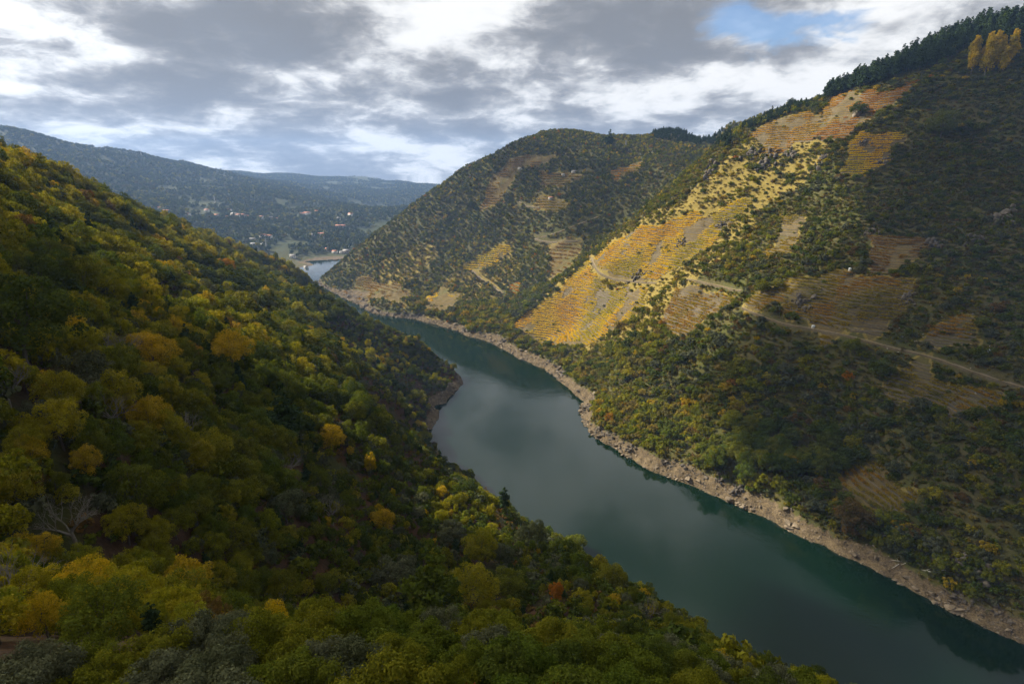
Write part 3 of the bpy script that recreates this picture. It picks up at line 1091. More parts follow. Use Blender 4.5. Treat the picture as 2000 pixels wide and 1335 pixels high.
def crown_geo(geo, lobes, n, leaf, rng, flat=1.0, droop=0.2, loose=0.12, floor=-1e9, m=0):
    c = np.array([l[0] for l in lobes])
    r = np.array([l[1] for l in lobes])
    ltone = rng.uniform(0, 1, len(lobes))
    pick_ = rng.choice(len(lobes), n * 3, p=r ** 2 / (r ** 2).sum())
    d = rng.normal(size=(n * 3, 3))
    d /= np.linalg.norm(d, axis=1)[:, None]
    flip = (d[:, 2] < -0.2) & (rng.uniform(size=n * 3) < 0.65)
    d[flip, 2] *= -1
    depth = 1 + rng.normal(-0.03, loose, n * 3)
    p = c[pick_] + d * (r[pick_] * depth)[:, None] * np.array([1, 1, flat])
    dist = np.linalg.norm((p[:, None] - c[None]) / np.array([1, 1, flat]), axis=2) / r[None]
    dist[np.arange(len(p)), pick_] = 9
    ok = (dist.min(1) > 0.86) & (p[:, 2] > floor)
    p, d, pk = p[ok][:n], d[ok][:n], pick_[ok][:n]
    nrm = d + rng.normal(0, 0.55, d.shape) + np.array([0, 0, 0.25])
    v, f = leaf_quads(p, nrm, leaf, rng, droop)
    tone = np.clip(0.45 * ltone[pk] + 0.55 * rng.uniform(0, 1, len(p)), 0, 1)
    geo.put(v, f, tone, m)


def trunk_geo(geo, rng, h, r0, lobes, limbs=4, m=0, sides=7):
    top = lobes[0][0] + np.array([0, 0, lobes[0][1] * 0.3])
    z = np.linspace(-1.6, top[2], 6)
    wob = rng.normal(0, 0.03 * h, (6, 2)) * (np.linspace(0, 1, 6) ** 1.2)[:, None]
    path = np.stack([wob[:, 0], wob[:, 1], z], -1)
    geo.put(*tube(path, np.linspace(r0 * 1.25, r0 * 0.3, 6), sides), 0.5, m)
    for i in range(min(limbs, len(lobes) - 1)):
        e = lobes[1 + i][0]
        k = rng.uniform(0.4, 0.75)
        s = np.array([np.interp(k * top[2], z, path[:, 0]), np.interp(k * top[2], z, path[:, 1]), k * top[2]])
        mid = (s + e) / 2 + rng.normal(0, 0.2, 3)
        geo.put(*tube([s, mid, e], [r0 * 0.45, r0 * 0.3, r0 * 0.12], 5), 0.5, m)


def broadleaf(seed, R_, h, n, leaf, lobes=11, low=0.28, flat=1.0, r0=0.22, loose=0.12):
    rng = np.random.default_rng(seed)
    lb = crown_lobes(rng, R_, h * low, h, lobes)
    gc, gt = Geo(), Geo()
    crown_geo(gc, lb, n, leaf, rng, flat, loose=loose)
    trunk_geo(gt, rng, h, r0, lb)
    return gc, gt


def conifer(seed, R_, h, n, leaf):
    rng = np.random.default_rng(seed)
    lb = [(np.array([0, 0, h * 0.62]), R_ * 0.35)]
    for i in range(26):
        k = 0.28 + 0.70 * i / 26
        rad = R_ * min(1.0, (1.03 - k) * 1.9) ** 0.75 * min(1.0, (k - 0.1) * 4.0) * rng.uniform(0.5, 1.1)
        a = i * 2.399 + rng.uniform(-0.4, 0.4)
        lb.append((np.array([math.cos(a) * rad * 0.72, math.sin(a) * rad * 0.72, h * k + rng.uniform(-0.2, 0.2)]), max(0.35, rad * rng.uniform(0.38, 0.55))))
    lb.append((np.array([0, 0, h * 0.985]), 0.35))
    gc, gt = Geo(), Geo()
    crown_geo(gc, lb, n, leaf, rng, 0.62, 0.0, 0.2)
    trunk_geo(gt, rng, h, 0.2, lb, 0)
    return gc, gt


def poplar(seed, h, n, leaf):
    rng = np.random.default_rng(seed)
    lb = [(np.array([0, 0, h * 0.6]), 0.8)]
    for i in range(22):
        k = 0.22 + 0.76 * i / 22
        a = i * 2.399
        w = 2.5 * math.sin(min(1, (1.06 - k) * 1.9) * 1.57) * rng.uniform(0.55, 1)
        lb.append((np.array([math.cos(a) * w * 0.6, math.sin(a) * w * 0.6, h * k]), max(0.4, w * 0.62)))
    gc, gt = Geo(), Geo()
    crown_geo(gc, lb, n, leaf, rng, 1.5, -0.3, 0.25)
    trunk_geo(gt, rng, h, 0.2, lb, 0)
    return gc, gt


def bare_tree(seed, h):
    """leafless tree: trunk apart, branches forking four times"""
    rng = np.random.default_rng(seed)
    gt, gb = Geo(), Geo()
    path = [np.array([0, 0, -1.4]), np.array([0.05, 0, h * 0.15]), np.array([rng.normal(0, .2), rng.normal(0, .2), h * 0.34])]
    gt.put(*tube(path, [0.24, 0.19, 0.14], 7))

    def grow(p, d, ln, r, lev):
        d = d / np.linalg.norm(d)
        q = p + d * ln * 0.55 + rng.normal(0, 0.05 * ln, 3)
        e = p + d * ln + rng.normal(0, 0.08 * ln, 3) + np.array([0, 0, 0.08 * ln])
        gb.put(*tube([p, q, e], [r, r * 0.75, r * 0.5], 4 if lev < 2 else 3))
        if lev < 4:
            for _ in range(3 if lev < 3 else 2):
                nd = d + rng.normal(0, 0.52, 3) + np.array([0, 0, 0.12])
                grow(q + (e - q) * rng.uniform(0, 1), nd, ln * rng.uniform(0.55, 0.78), r * 0.55, lev + 1)
    for i in range(6):
        a = i * 1.047 + rng.uniform(-0.3, 0.3)
        grow(path[-1] - np.array([0, 0, rng.uniform(0, 0.8)]), np.array([math.cos(a), math.sin(a), rng.uniform(0.5, 1.3)]), h * 0.30, 0.10, 0)
    return gb, gt


def both(gc, gt, name):
    g = Geo()
    g.v, g.f, g.a, g.m, g.n = [], [], [], [], 0
    for k, s in ((0, gc), (1, gt)):
        for v, f, a in zip(s.v, s.f, s.a):
            g.v.append(v)
            g.a.append(a)
            g.m.append(np.full(len(f), k))
        off = g.n
        for f in s.f:
            g.f.append(f + off)
        g.n += s.n
    return g.mesh(name, [LEAF['green'], BARK])


SHAPES = {}      # kind -> list of (crown mesh, trunk mesh, joined light mesh)


def shape_set(key, make, near, mid, count=3):
    out = []
    for i in range(count):
        gc, gt = make(100 + i * 7 + len(SHAPES) * 31, *near)
        c = gc.mesh('crown', [LEAF['green']])
        t = gt.mesh('trunk', [BARK])
        gc2, gt2 = make(100 + i * 7 + len(SHAPES) * 31, *mid)
        out.append((c, t, both(gc2, gt2, key)))
    SHAPES[key] = out


shape_set('chestnut', lambda s, n, l: broadleaf(s, 4.6, 9.2, n, l, 48, 0.12, loose=0.16), (8500, 0.24), (1700, 0.54), 5)
shape_set('oak', lambda s, n, l: broadleaf(s, 3.4, 5.6, n, l, 34, 0.04, 0.95, 0.18), (6500, 0.20), (900, 0.52), 3)
shape_set('slender', lambda s, n, l: broadleaf(s, 2.7, 9.5, n, l, 34, 0.16, 1.25, 0.16, 0.16), (7000, 0.20), (900, 0.55), 3)
shape_set('shrub', lambda s, n, l: broadleaf(s, 2.4, 3.3, n, l, 20, 0.0, 0.9, 0.1), (1400, 0.32), (420, 0.56), 4)
shape_set('heath', lambda s, n, l: broadleaf(s, 1.5, 1.5, n, l, 6, -0.1, 0.8, 0.06, 0.2), (200, 0.42), (110, 0.55), 3)
shape_set('fartree', lambda s, n, l: broadleaf(s, 3.6, 6.4, n, l, 7, 0.05, 1.0, 0.2), (260, 1.0), (75, 1.7), 3)
shape_set('pine', lambda s, n, l: conifer(s, 3.0, 13.0, n, l), (2400, 0.5), (800, 0.85), 3)
BARE = []
for i in range(4):
    gb_, gt_ = bare_tree(300 + i, 7.5)
    BARE.append((gb_.mesh('branches', [PALE_BARK]), gt_.mesh('trunk', [PALE_BARK])))


def instance_stuff(name, pts, scl, idx, sources, label, rz=None, tilt=0.0):
    """many copies of a few source meshes as ONE object (geometry nodes)"""
    n = len(pts)
    if n == 0:
        return
    me = bpy.data.meshes.new(name)
    me.vertices.add(n)
    me.vertices.foreach_set('co', np.asarray(pts, np.float32).ravel())
    rot = np.zeros((n, 3), np.float32)
    rot[:, 2] = RNG.uniform(0, 6.283, n) if rz is None else rz
    if tilt:
        rot[:, :2] = RNG.normal(0, tilt, (n, 2))
    scl = np.asarray(scl, np.float32)
    if scl.ndim == 1:
        scl = np.stack([scl, scl, scl], -1)
    for an, tp, dat, key in (('rot', 'FLOAT_VECTOR', rot, 'vector'), ('scl', 'FLOAT_VECTOR', scl, 'vector'), ('pick', 'INT', np.asarray(idx, np.int32), 'value')):
        a = me.attributes.new(an, tp, 'POINT')
        a.data.foreach_set(key, dat.ravel())
    col = bpy.data.collections.new(name + '_sources')
    for k, (sm, mat) in enumerate(sources):
        so = bpy.data.objects.new(f'{name}_source_{k:03d}', sm)
        col.objects.link(so)
        if mat is not None:
            so.material_slots[0].link = 'OBJECT'
            so.material_slots[0].material = mat
    o = new_obj(name, me)
    ng = bpy.data.node_groups.new(name, 'GeometryNodeTree')
    ng.interface.new_socket(name='Geometry', in_out='INPUT', socket_type='NodeSocketGeometry')
    ng.interface.new_socket(name='Geometry', in_out='OUTPUT', socket_type='NodeSocketGeometry')
    gi, go = ng.nodes.new('NodeGroupInput'), ng.nodes.new('NodeGroupOutput')
    ci = ng.nodes.new('GeometryNodeCollectionInfo')
    ci.inputs['Collection'].default_value = col
    ci.inputs['Separate Children'].default_value = True
    ci.inputs['Reset Children'].default_value = True
    ip = ng.nodes.new('GeometryNodeInstanceOnPoints')
    ip.inputs['Pick Instance'].default_value = True
    ng.links.new(gi.outputs[0], ip.inputs['Points'])
    ng.links.new(ci.outputs[0], ip.inputs['Instance'])
    for an, tp, sock in (('rot', 'FLOAT_VECTOR', 'Rotation'), ('scl', 'FLOAT_VECTOR', 'Scale'), ('pick', 'INT', 'Instance Index')):
        na = ng.nodes.new('GeometryNodeInputNamedAttribute')
        na.data_type = tp
        na.inputs['Name'].default_value = an
        ng.links.new(na.outputs[0], ip.inputs[sock])
    ng.links.new(ip.outputs[0], go.inputs[0])
    md = o.modifiers.new('scatter', 'NODES')
    md.node_group = ng
    kind(o, 'stuff', label)
    return o


def jitter(x0, x1, y0, y1, s, j=0.45):
    gx, gy = np.meshgrid(np.arange(x0, x1, s), np.arange(y0, y1, s), indexing='ij')
    gx = gx + (np.arange(gx.shape[1]) % 2) * s * 0.5
    n = gx.size
    return gx.ravel() + RNG.uniform(-j, j, n) * s, gy.ravel() + RNG.uniform(-j, j, n) * s


def in_sight(x, y, z, top, slack=3.0, margin=140):
    px, py, f = project(np.stack([x, y, z + top], -1))
    ok = (f > 1) & (px > -margin) & (px < 2000 + margin) & (py < 1335 + margin * 1.6) & (py > -margin)
    hid = np.full(len(x), 1e9)
    hid[ok] = hidden_by(np.stack([x[ok], y[ok], z[ok] + top], -1))
    return ok & (hid < slack), px, py, hid


def one_mesh_plant(name, me, mat, p, rz, s, sz=None):
    o = new_obj(name, me, None, p)
    o.rotation_euler = (0, 0, rz)
    o.scale = (s, s, s if sz is None else sz)
    if mat is not None:
        o.material_slots[0].link = 'OBJECT'
        o.material_slots[0].material = mat
    return o


def tree_with_parts(name, shp, mat, p, rz, s, sz=None, crown_name='crown'):
    t = thing(name, p, rz, (s, s, s if sz is None else sz))
    c = new_obj(crown_name, shp[0], t)
    if mat is not None:
        c.material_slots[0].link = 'OBJECT'
        c.material_slots[0].material = mat
    new_obj('trunk', shp[1], t)
    return t


# ---- trees picked out by hand on the camera's slope: photo x, y of the crown, crown width in photo pixels, kind, colour, label
SPECIAL = [
    (62, 640, 150, 'chestnut', 'dark green', 'huge dark evergreen tree against the left frame edge'),
    (305, 690, 75, 'chestnut', 'golden yellow', 'tall golden tree in the middle of the left wood'),
    (375, 690, 40, 'chestnut', 'orange', 'small vivid orange tree right of the tall golden tree'),
    (455, 680, 70, 'chestnut', 'golden yellow', 'broad amber tree beside the vivid orange one'),
    (295, 808, 62, 'oak', 'golden yellow', 'bright lemon-yellow round tree in the dark left wood'),
    (176, 905, 40, 'slender', 'golden yellow', 'slim ochre-yellow tree low at the left'),
    (180, 1160, 95, 'chestnut', 'golden yellow', 'big ochre-gold tree near the lower left corner'),
    (215, 1205, 105, 'chestnut', 'green', 'rounded green tree in front of the ochre-gold one'),
    (385, 1225, 70, 'slender', 'golden yellow', 'thin ochre tree standing just behind the foreground bushes'),
    (650, 852, 50, 'chestnut', 'golden yellow', 'ochre tree midway along the left slope above the water'),
    (748, 1010, 44, 'chestnut', 'golden yellow', 'yellowing round tree above the grey oaks'),
    (940, 1062, 62, 'chestnut', 'yellow-green', 'lime-green tree with rugged crown among grey oaks'),
    (1118, 1052, 46, 'oak', 'green', 'solitary round green tree standing out against the water'),
    (1085, 1150, 26, 'slender', 'orange', 'slender flame-orange tree on the lower slope by the water'),
    (925, 1140, 85, 'chestnut', 'yellow-green', 'domed yellow-green tree above the foreground bushes'),
    (993, 1135, 62, 'chestnut', 'green', 'domed mid-green tree left of the flame-orange one'),
    (1195, 1120, 50, 'chestnut', 'olive green', 'olive tree at the edge of the slope above the river'),
    (985, 1225, 80, 'oak', 'russet brown', 'fawn leafless-looking dome behind the foreground bushes'),
    (555, 525, 24, 'oak', 'golden yellow', 'shining yellow tree on the rear left spur'),
    (440, 512, 40, 'oak', 'orange', 'orange-topped tree on the knoll of the left spur'),
    (402, 560, 52, 'oak', 'grey-green', 'dark blue-grey oak below the knoll of the left spur'),
    (560, 985, 70, 'oak', 'grey-green', 'grey-green oak in the middle of the left slope'),
    (775, 1120, 80, 'oak', 'grey-green', 'large silver-grey oak in the lower middle'),
    (885, 1035, 55, 'oak', 'grey-green', 'round grey oak left of the lime-green tree'),
    (975, 1075, 50, 'oak', 'grey-green', 'grey oak directly right of the lime-green tree'),
    (175, 735, 90, 'oak', 'grey-green', 'wide blue-grey oak in the left wood'),
    (1040, 1040, 60, 'oak', 'grey-green', 'grey-green oak at the waterside edge left of the solitary green tree'),
    (520, 1080, 44, 'oak', 'grey-green', 'small pale grey oak beside the red bracken'),
    (850, 1225, 80, 'pine', 'green', 'light green pine rising behind the foreground bushes'),
    (985, 968, 24, 'pine', 'pine green', 'dark pine silhouetted on the waterline of the near slope'),
    (560, 800, 60, 'pine', 'pine green', 'dark pine in the middle of the left wood'),
    (130, 335, 22, 'oak', 'dark green', 'single dark tree on the left skyline'),
    (40, 318, 40, 'chestnut', 'yellow-green', 'sunlit yellow-green tree at the left end of the skyline'),
]
BARE_SPOTS = [(150, 1035, 95, 'wide leafless tree with a few yellow leaves on the left slope'), (30, 1165, 95, 'bare grey tree against the lower left frame edge'),
              (20, 770, 70, 'bare pale tree at the left edge halfway down'), (555, 925, 60, 'bleached dead tree near the middle of the left slope'), (650, 1000, 62, 'pale leafless tree with forked branches on the left slope'),
              (545, 1205, 52, 'grey dead tree just behind the foreground bushes'), (360, 845, 60, 'leafless tree right of the lemon-yellow one'), (570, 905, 40, 'small leafless snag beside the bleached dead tree'),
              (220, 815, 62, 'bare brown tree left of the lemon-yellow one'), (1265, 1195, 46, 'bare twiggy tree over the river edge'), (240, 700, 70, 'grey leafless tree left of the tall golden tree')]
taken = []
SHAPE_R = {'chestnut': (4.6, 9.2), 'oak': (3.4, 5.6), 'slender': (2.7, 9.5), 'pine': (3.0, 13.0), 'shrub': (2.4, 3.3)}
KIND_NAME = {'chestnut': 'chestnut_tree', 'oak': 'holm_oak', 'slender': 'birch_tree', 'pine': 'pine_tree', 'shrub': 'shrub'}
CAT = {'chestnut': 'tree', 'oak': 'oak tree', 'slender': 'birch tree', 'pine': 'pine tree', 'shrub': 'shrub'}


def place_special():
    for (px, py, w, shp, colr, label) in SPECIAL:
        R0, h0 = SHAPE_R[shp]
        g = pick(px, py)[0]
        for _ in range(4):       # step down the slope until the crown covers the pixel
            d = np.linalg.norm(g - np.array([0, 0, CAM_H]))
            s = w / 2 / F_PX * d / R0
            g2 = pick(px, py + 0.62 * h0 * s / d * F_PX)[0]
            if np.isnan(g2[0]) or np.linalg.norm(g2 - np.array([0, 0, CAM_H])) < 0.45 * d:
                break
            g = g2
        d = np.linalg.norm(g - np.array([0, 0, CAM_H]))
        s = min(1.9, max(0.35, w / 2 / F_PX * d / R0))
        g[2] = H(g[0], g[1])
        t = tree_with_parts(KIND_NAME[shp], random.choice(SHAPES[shp]), LEAF[colr], tuple(g), random.uniform(0, 6.28), s)
        tag(t, label, CAT[shp], 'trees of the camera side slope')
        taken.append((g[0], g[1], R0 * s))
    for i, (px, py, w, label) in enumerate(BARE_SPOTS):
        g = pick(px, py + w * 0.4)[0]
        d = np.linalg.norm(g - np.array([0, 0, CAM_H]))
        s = min(1.6, max(0.4, w / F_PX * d / 7.0))
        g[2] = H(g[0], g[1])
        t = tree_with_parts('bare_tree', BARE[i % 4], None, tuple(g), random.uniform(0, 6.28), s, None, 'branches')
        tag(t, label, 'bare tree', 'leafless trees of the camera side slope')
        taken.append((g[0], g[1], 3.0 * s))


place_special()

LEFT_GROUP = 'trees of the camera side slope'
SRC = {}


def forest_left():
    x, y = jitter(-460, 240, 18, 800, 3.8)
    k = np.hypot(x, y) >= 150
    x2, y2 = jitter(-150, 130, 18, 150, 2.9)
    k2 = np.hypot(x2, y2) < 150
    x, y = np.concatenate([x[k], x2[k2]]), np.concatenate([y[k], y2[k2]])
    lb = left_bank(x, y)
    x, y = x[lb], y[lb]
    z = H(x, y)
    d = np.hypot(x, y)
    ok = (z > band_height(x, y) + 1.0) & (d > 40)
    x, y, z, d = x[ok], y[ok], z[ok], d[ok]
    # clearings of bracken
    clear = fbm(x, y, 26, 2, 91)
    ok = clear > 0.30
    x, y, z, d = x[ok], y[ok], z[ok], d[ok]
    if taken:
        T = np.array(taken)
        dd = np.sqrt((x[:, None] - T[None, :, 0]) ** 2 + (y[:, None] - T[None, :, 1]) ** 2) - T[None, :, 2] * 0.75
        ok = dd.min(1) > 1.2
        x, y, z, d = x[ok], y[ok], z[ok], d[ok]
    see, px, py, hid = in_sight(x, y, z, 8.0, 5.0)
    x, y, z, d, px, py, hid = (a[see] for a in (x, y, z, d, px, py, hid))
    n = len(x)
    stand = fbm(x, y, 70, 3, 33)          # stands of one kind
    r = RNG.uniform(size=n)
    hue = np.clip((fbm(x, y, 34, 2, 55) - 0.5) * 2.4 + 0.5 + RNG.normal(0, 0.18, n), 0, 1)
    items = []
    for i in range(n):
        low = z[i] < 62 or (px[i] > 560 and py[i] > 820)      # scrubbier wood near the water
        if low:
            p_oak, p_sl, p_pine = 0.42, 0.20, 0.03
        else:
            p_oak, p_sl, p_pine = 0.14, 0.12, 0.025
        if stand[i] > 0.60:
            p_oak += 0.18
        if r[i] < p_pine:
            shp, colr = 'pine', 'pine green'
        elif r[i] < p_pine + p_oak:
            shp = 'oak'
            colr = random.choices(['grey-green', 'dark green', 'green', 'olive green'], [4, 4, 2, 1.2])[0]
        elif r[i] < p_pine + p_oak + p_sl:
            shp = 'slender'
            colr = random.choices(['green', 'olive green', 'yellow-green', 'golden yellow', 'dark green'], [4, 3, 2, 0.5, 1.5])[0]
        else:
            shp = 'chestnut'
            h = hue[i] + (0.14 if py[i] < 640 else 0.0)
            if h < 0.25:
                colr = random.choice(['dark green', 'green'])
            elif h < 0.62:
                colr = random.choice(['olive green', 'green', 'olive green'])
            elif h < 0.92:
                colr = random.choice(['yellow-green', 'olive green', 'yellow-green'])
            else:
                colr = random.choices(['golden yellow', 'russet brown', 'orange', 'yellow-green'], [1, 0.4, 0.08, 5])[0]
        s = float(np.clip(RNG.lognormal(-0.50, 0.27), 0.36, 1.15))
        if low:
            s *= 0.66
        s *= float(np.interp(d[i], [35, 75, 150, 200], [0.46, 0.62, 0.86, 1.0]))
        if shp == 'oak':
            s *= 1.05
        if shp == 'pine':
            s *= 0.8
        # leave the crowns of neighbours some room
        items.append((shp, colr, s))
    size = np.array([SHAPE_R[i[0]][0] * i[2] for i in items]) / d
    vis = (hid < -0.5) & (px > 0) & (px < 2000) & (py < 1335)
    order = np.argsort(-(size * vis))
    cap = {'chestnut': 270, 'oak': 130, 'slender': 110, 'pine': 30}
    used = {k: 0 for k in cap}
    rest = []
    for i in order:
        shp, colr, s = items[i]
        p = (x[i], y[i], z[i])
        if vis[i] and used[shp] < cap[shp]:
            used[shp] += 1
            t = tree_with_parts(KIND_NAME[shp], random.choice(SHAPES[shp]), LEAF[colr], p, random.uniform(0, 6.28), s, s * random.uniform(0.95, 1.4))
            nice = {'chestnut': 'chestnut', 'oak': 'oak', 'slender': 'birch', 'pine': 'pine'}[shp]
            big = 'large ' if s > 0.98 else ('small ' if s < 0.62 else '')
            tag(t, f'{big}{colr} {nice} on left slope, {spot(p, 5 * s)}', CAT[shp], LEFT_GROUP)
        else:
            rest.append(i)
    src, key = [], {}
    for shp in ('chestnut', 'oak', 'slender', 'pine'):
        cs = {items[i][1] for i in rest if items[i][0] == shp}
        for c in sorted(cs):
            for k, sh in enumerate(SHAPES[shp]):
                key[(shp, c, k)] = len(src)
                src.append((sh[2], LEAF[c]))
    idx = [key[(items[i][0], items[i][1], RNG.integers(len(SHAPES[items[i][0]])))] for i in rest]
    sc = np.array([[items[i][2]] * 3 for i in rest]) * RNG.uniform(0.95, 1.4, (len(rest), 3)) ** np.array([0, 0, 1])
    instance_stuff('forest', np.stack([x[rest], y[rest], z[rest]], -1), sc, idx, src, 'mixed autumn wood covering the left slope')
    # undergrowth between the trees
    ux, uy = jitter(-440, 235, 10, 780, 3.3)
    l2 = left_bank(ux, uy)
    ux, uy = ux[l2], uy[l2]
    uz = H(ux, uy)
    ok = (uz > band_height(ux, uy) + 0.2) & (np.hypot(ux, uy) > 46) & (fbm(ux, uy, 12, 2, 17) > 0.33)
    ux, uy, uz = ux[ok], uy[ok], uz[ok]
    see, *_ = in_sight(ux, uy, uz, 2.0, 2.0, 60)
    ux, uy, uz = ux[see], uy[see], uz[see]
    us = [(sh[2], LEAF[c]) for c in ('heather', 'dark green', 'green', 'russet brown') for sh in SHAPES['heath']] + [(sh[2], LEAF[c]) for c in ('dark green', 'olive green', 'grey-green') for sh in SHAPES['shrub'][:3]]
    pr = np.array([2.0] * 3 + [2.2] * 3 + [1.5] * 3 + [1.2] * 3 + [1.2] * 3 + [0.8] * 3 + [0.5] * 3)
    instance_stuff('undergrowth', np.stack([ux, uy, uz - 0.15], -1), RNG.uniform(0.6, 1.15, len(ux)), RNG.choice(len(us), len(ux), p=pr / pr.sum()), us, 'bracken and low bushes under the left wood')
    print('left forest', n, used, 'rest', len(rest), 'undergrowth', len(ux))


forest_left()


# ---- foreground bushes below the camera
def foreground():
    sets = {}
    for k, (leaf, n, R_, h) in enumerate([(0.085, 14000, 1.8, 2.7), (0.075, 14000, 1.6, 2.5), (0.09, 13000, 1.7, 2.9)]):
        rng = np.random.default_rng(700 + k)
        lb = crown_lobes(rng, R_, 0.0, h, 46, 0.84, (0.10, 0.26))
        gc, gt = Geo(), Geo()
        crown_geo(gc, lb, n, leaf, rng, 1.0, -0.5, 0.22)
        trunk_geo(gt, rng, h, 0.05, lb, 9)
        sets[k] = (gc.mesh('foliage', [LEAF['olive green']]), gt.mesh('stems', [BARK]))
    x, y = jitter(-62, 60, 4, 46, 2.5)
    d = np.hypot(x, y)
    az = np.degrees(np.arctan2(x, y))
    edge = np.interp(az, [-60, -40, -10, 10, 25, 40, 60], [27, 28, 29, 31, 35, 40, 40])
    ok = (d > 12.5) & (d < edge)
    x, y = x[ok], y[ok]
    z = H(x, y)
    see, px, py, hid = in_sight(x, y, z, 2.2, 1.0, 120)
    x, y, z, px, py = x[see], y[see], z[see], px[see], py[see]
    print('foreground', len(x))
    for i in range(len(x)):
        if px[i] < 470 or 620 < px[i] < 700:
            colr = random.choices(['grey-green', 'olive green', 'dark green'], [5, 3, 1])[0]
        elif px[i] < 1250:
            colr = random.choices(['olive green', 'green', 'dark green', 'grey-green'], [4, 4, 2, 1])[0]
        else:
            colr = random.choices(['grey-green', 'dark green', 'green', 'olive green'], [3, 3, 3, 3])[0]
        k = random.randrange(3)
        s = random.uniform(0.75, 1.12)
        p = (x[i], y[i], z[i] - 0.1)
        t = tree_with_parts('bush', sets[k], LEAF[colr], p, random.uniform(0, 6.28), s, s * random.uniform(0.8, 1.1), 'foliage')
        tag(t, f'{colr} foreground bush below the viewpoint, {spot(p, 1.8)}', 'bush', 'bushes below the viewpoint')
    # two red-leaved shrubs peeping in at the lower edge
    for (px_, py_, lab) in ((925, 1322, 'low red-leaved shrub at the bottom edge'), (1062, 1320, 'second red-leaved shrub at the bottom edge, right of the other')):
        dr = ray(px_, py_)
        q = dr * (12.5 / math.hypot(dr[0], dr[1]))
        gz = float(H(q[0], q[1]))
        top = CAM_H + q[2]
        sz = max(0.3, (top - gz) / 3.1)
        t = tree_with_parts('red_shrub', sets[1], LEAF['red'], (q[0], q[1], gz - 0.1), random.uniform(0, 6), 0.62, sz, 'foliage')
        tag(t, lab, 'shrub')


foreground()


# ------------------------------------------------------------------ the far bank: scrub, woods, pines, poplars
def plots_mask(x, y, grow=0.0):
    m = np.zeros(len(x), bool)
    for k, (poly, *_r) in PLOTS.items():
        m |= in_plot(x, y, poly)
    return m


def px_poly(px, py, poly):
    return in_poly(px, py, poly)


HEATH_PX = [(1560, 340), (1640, 350), (1760, 290), (1860, 180), (2100, 120), (2100, 560), (1900, 560), (1700, 440), (1600, 520), (1480, 560)]
WOOD_PX = [(1405, 850), (1440, 820), (1520, 850), (1580, 835), (1680, 870), (1680, 915), (1600, 930), (1440, 935), (1395, 910)]
PINE_PX = [(1600, 185), (1620, 165), (1700, 130), (1800, 95), (1900, 52), (2050, 20), (2050, 85), (1880, 100), (1820, 130), (1700, 165), (1615, 190)]
PINE_LOW_PX = [(1445, 246), (1480, 236), (1540, 200), (1600, 180), (1600, 195), (1540, 220), (1470, 256)]
HILL_PINE_PX = [(1270, 250), (1330, 246), (1425, 252), (1425, 285), (1340, 276), (1280, 268)]


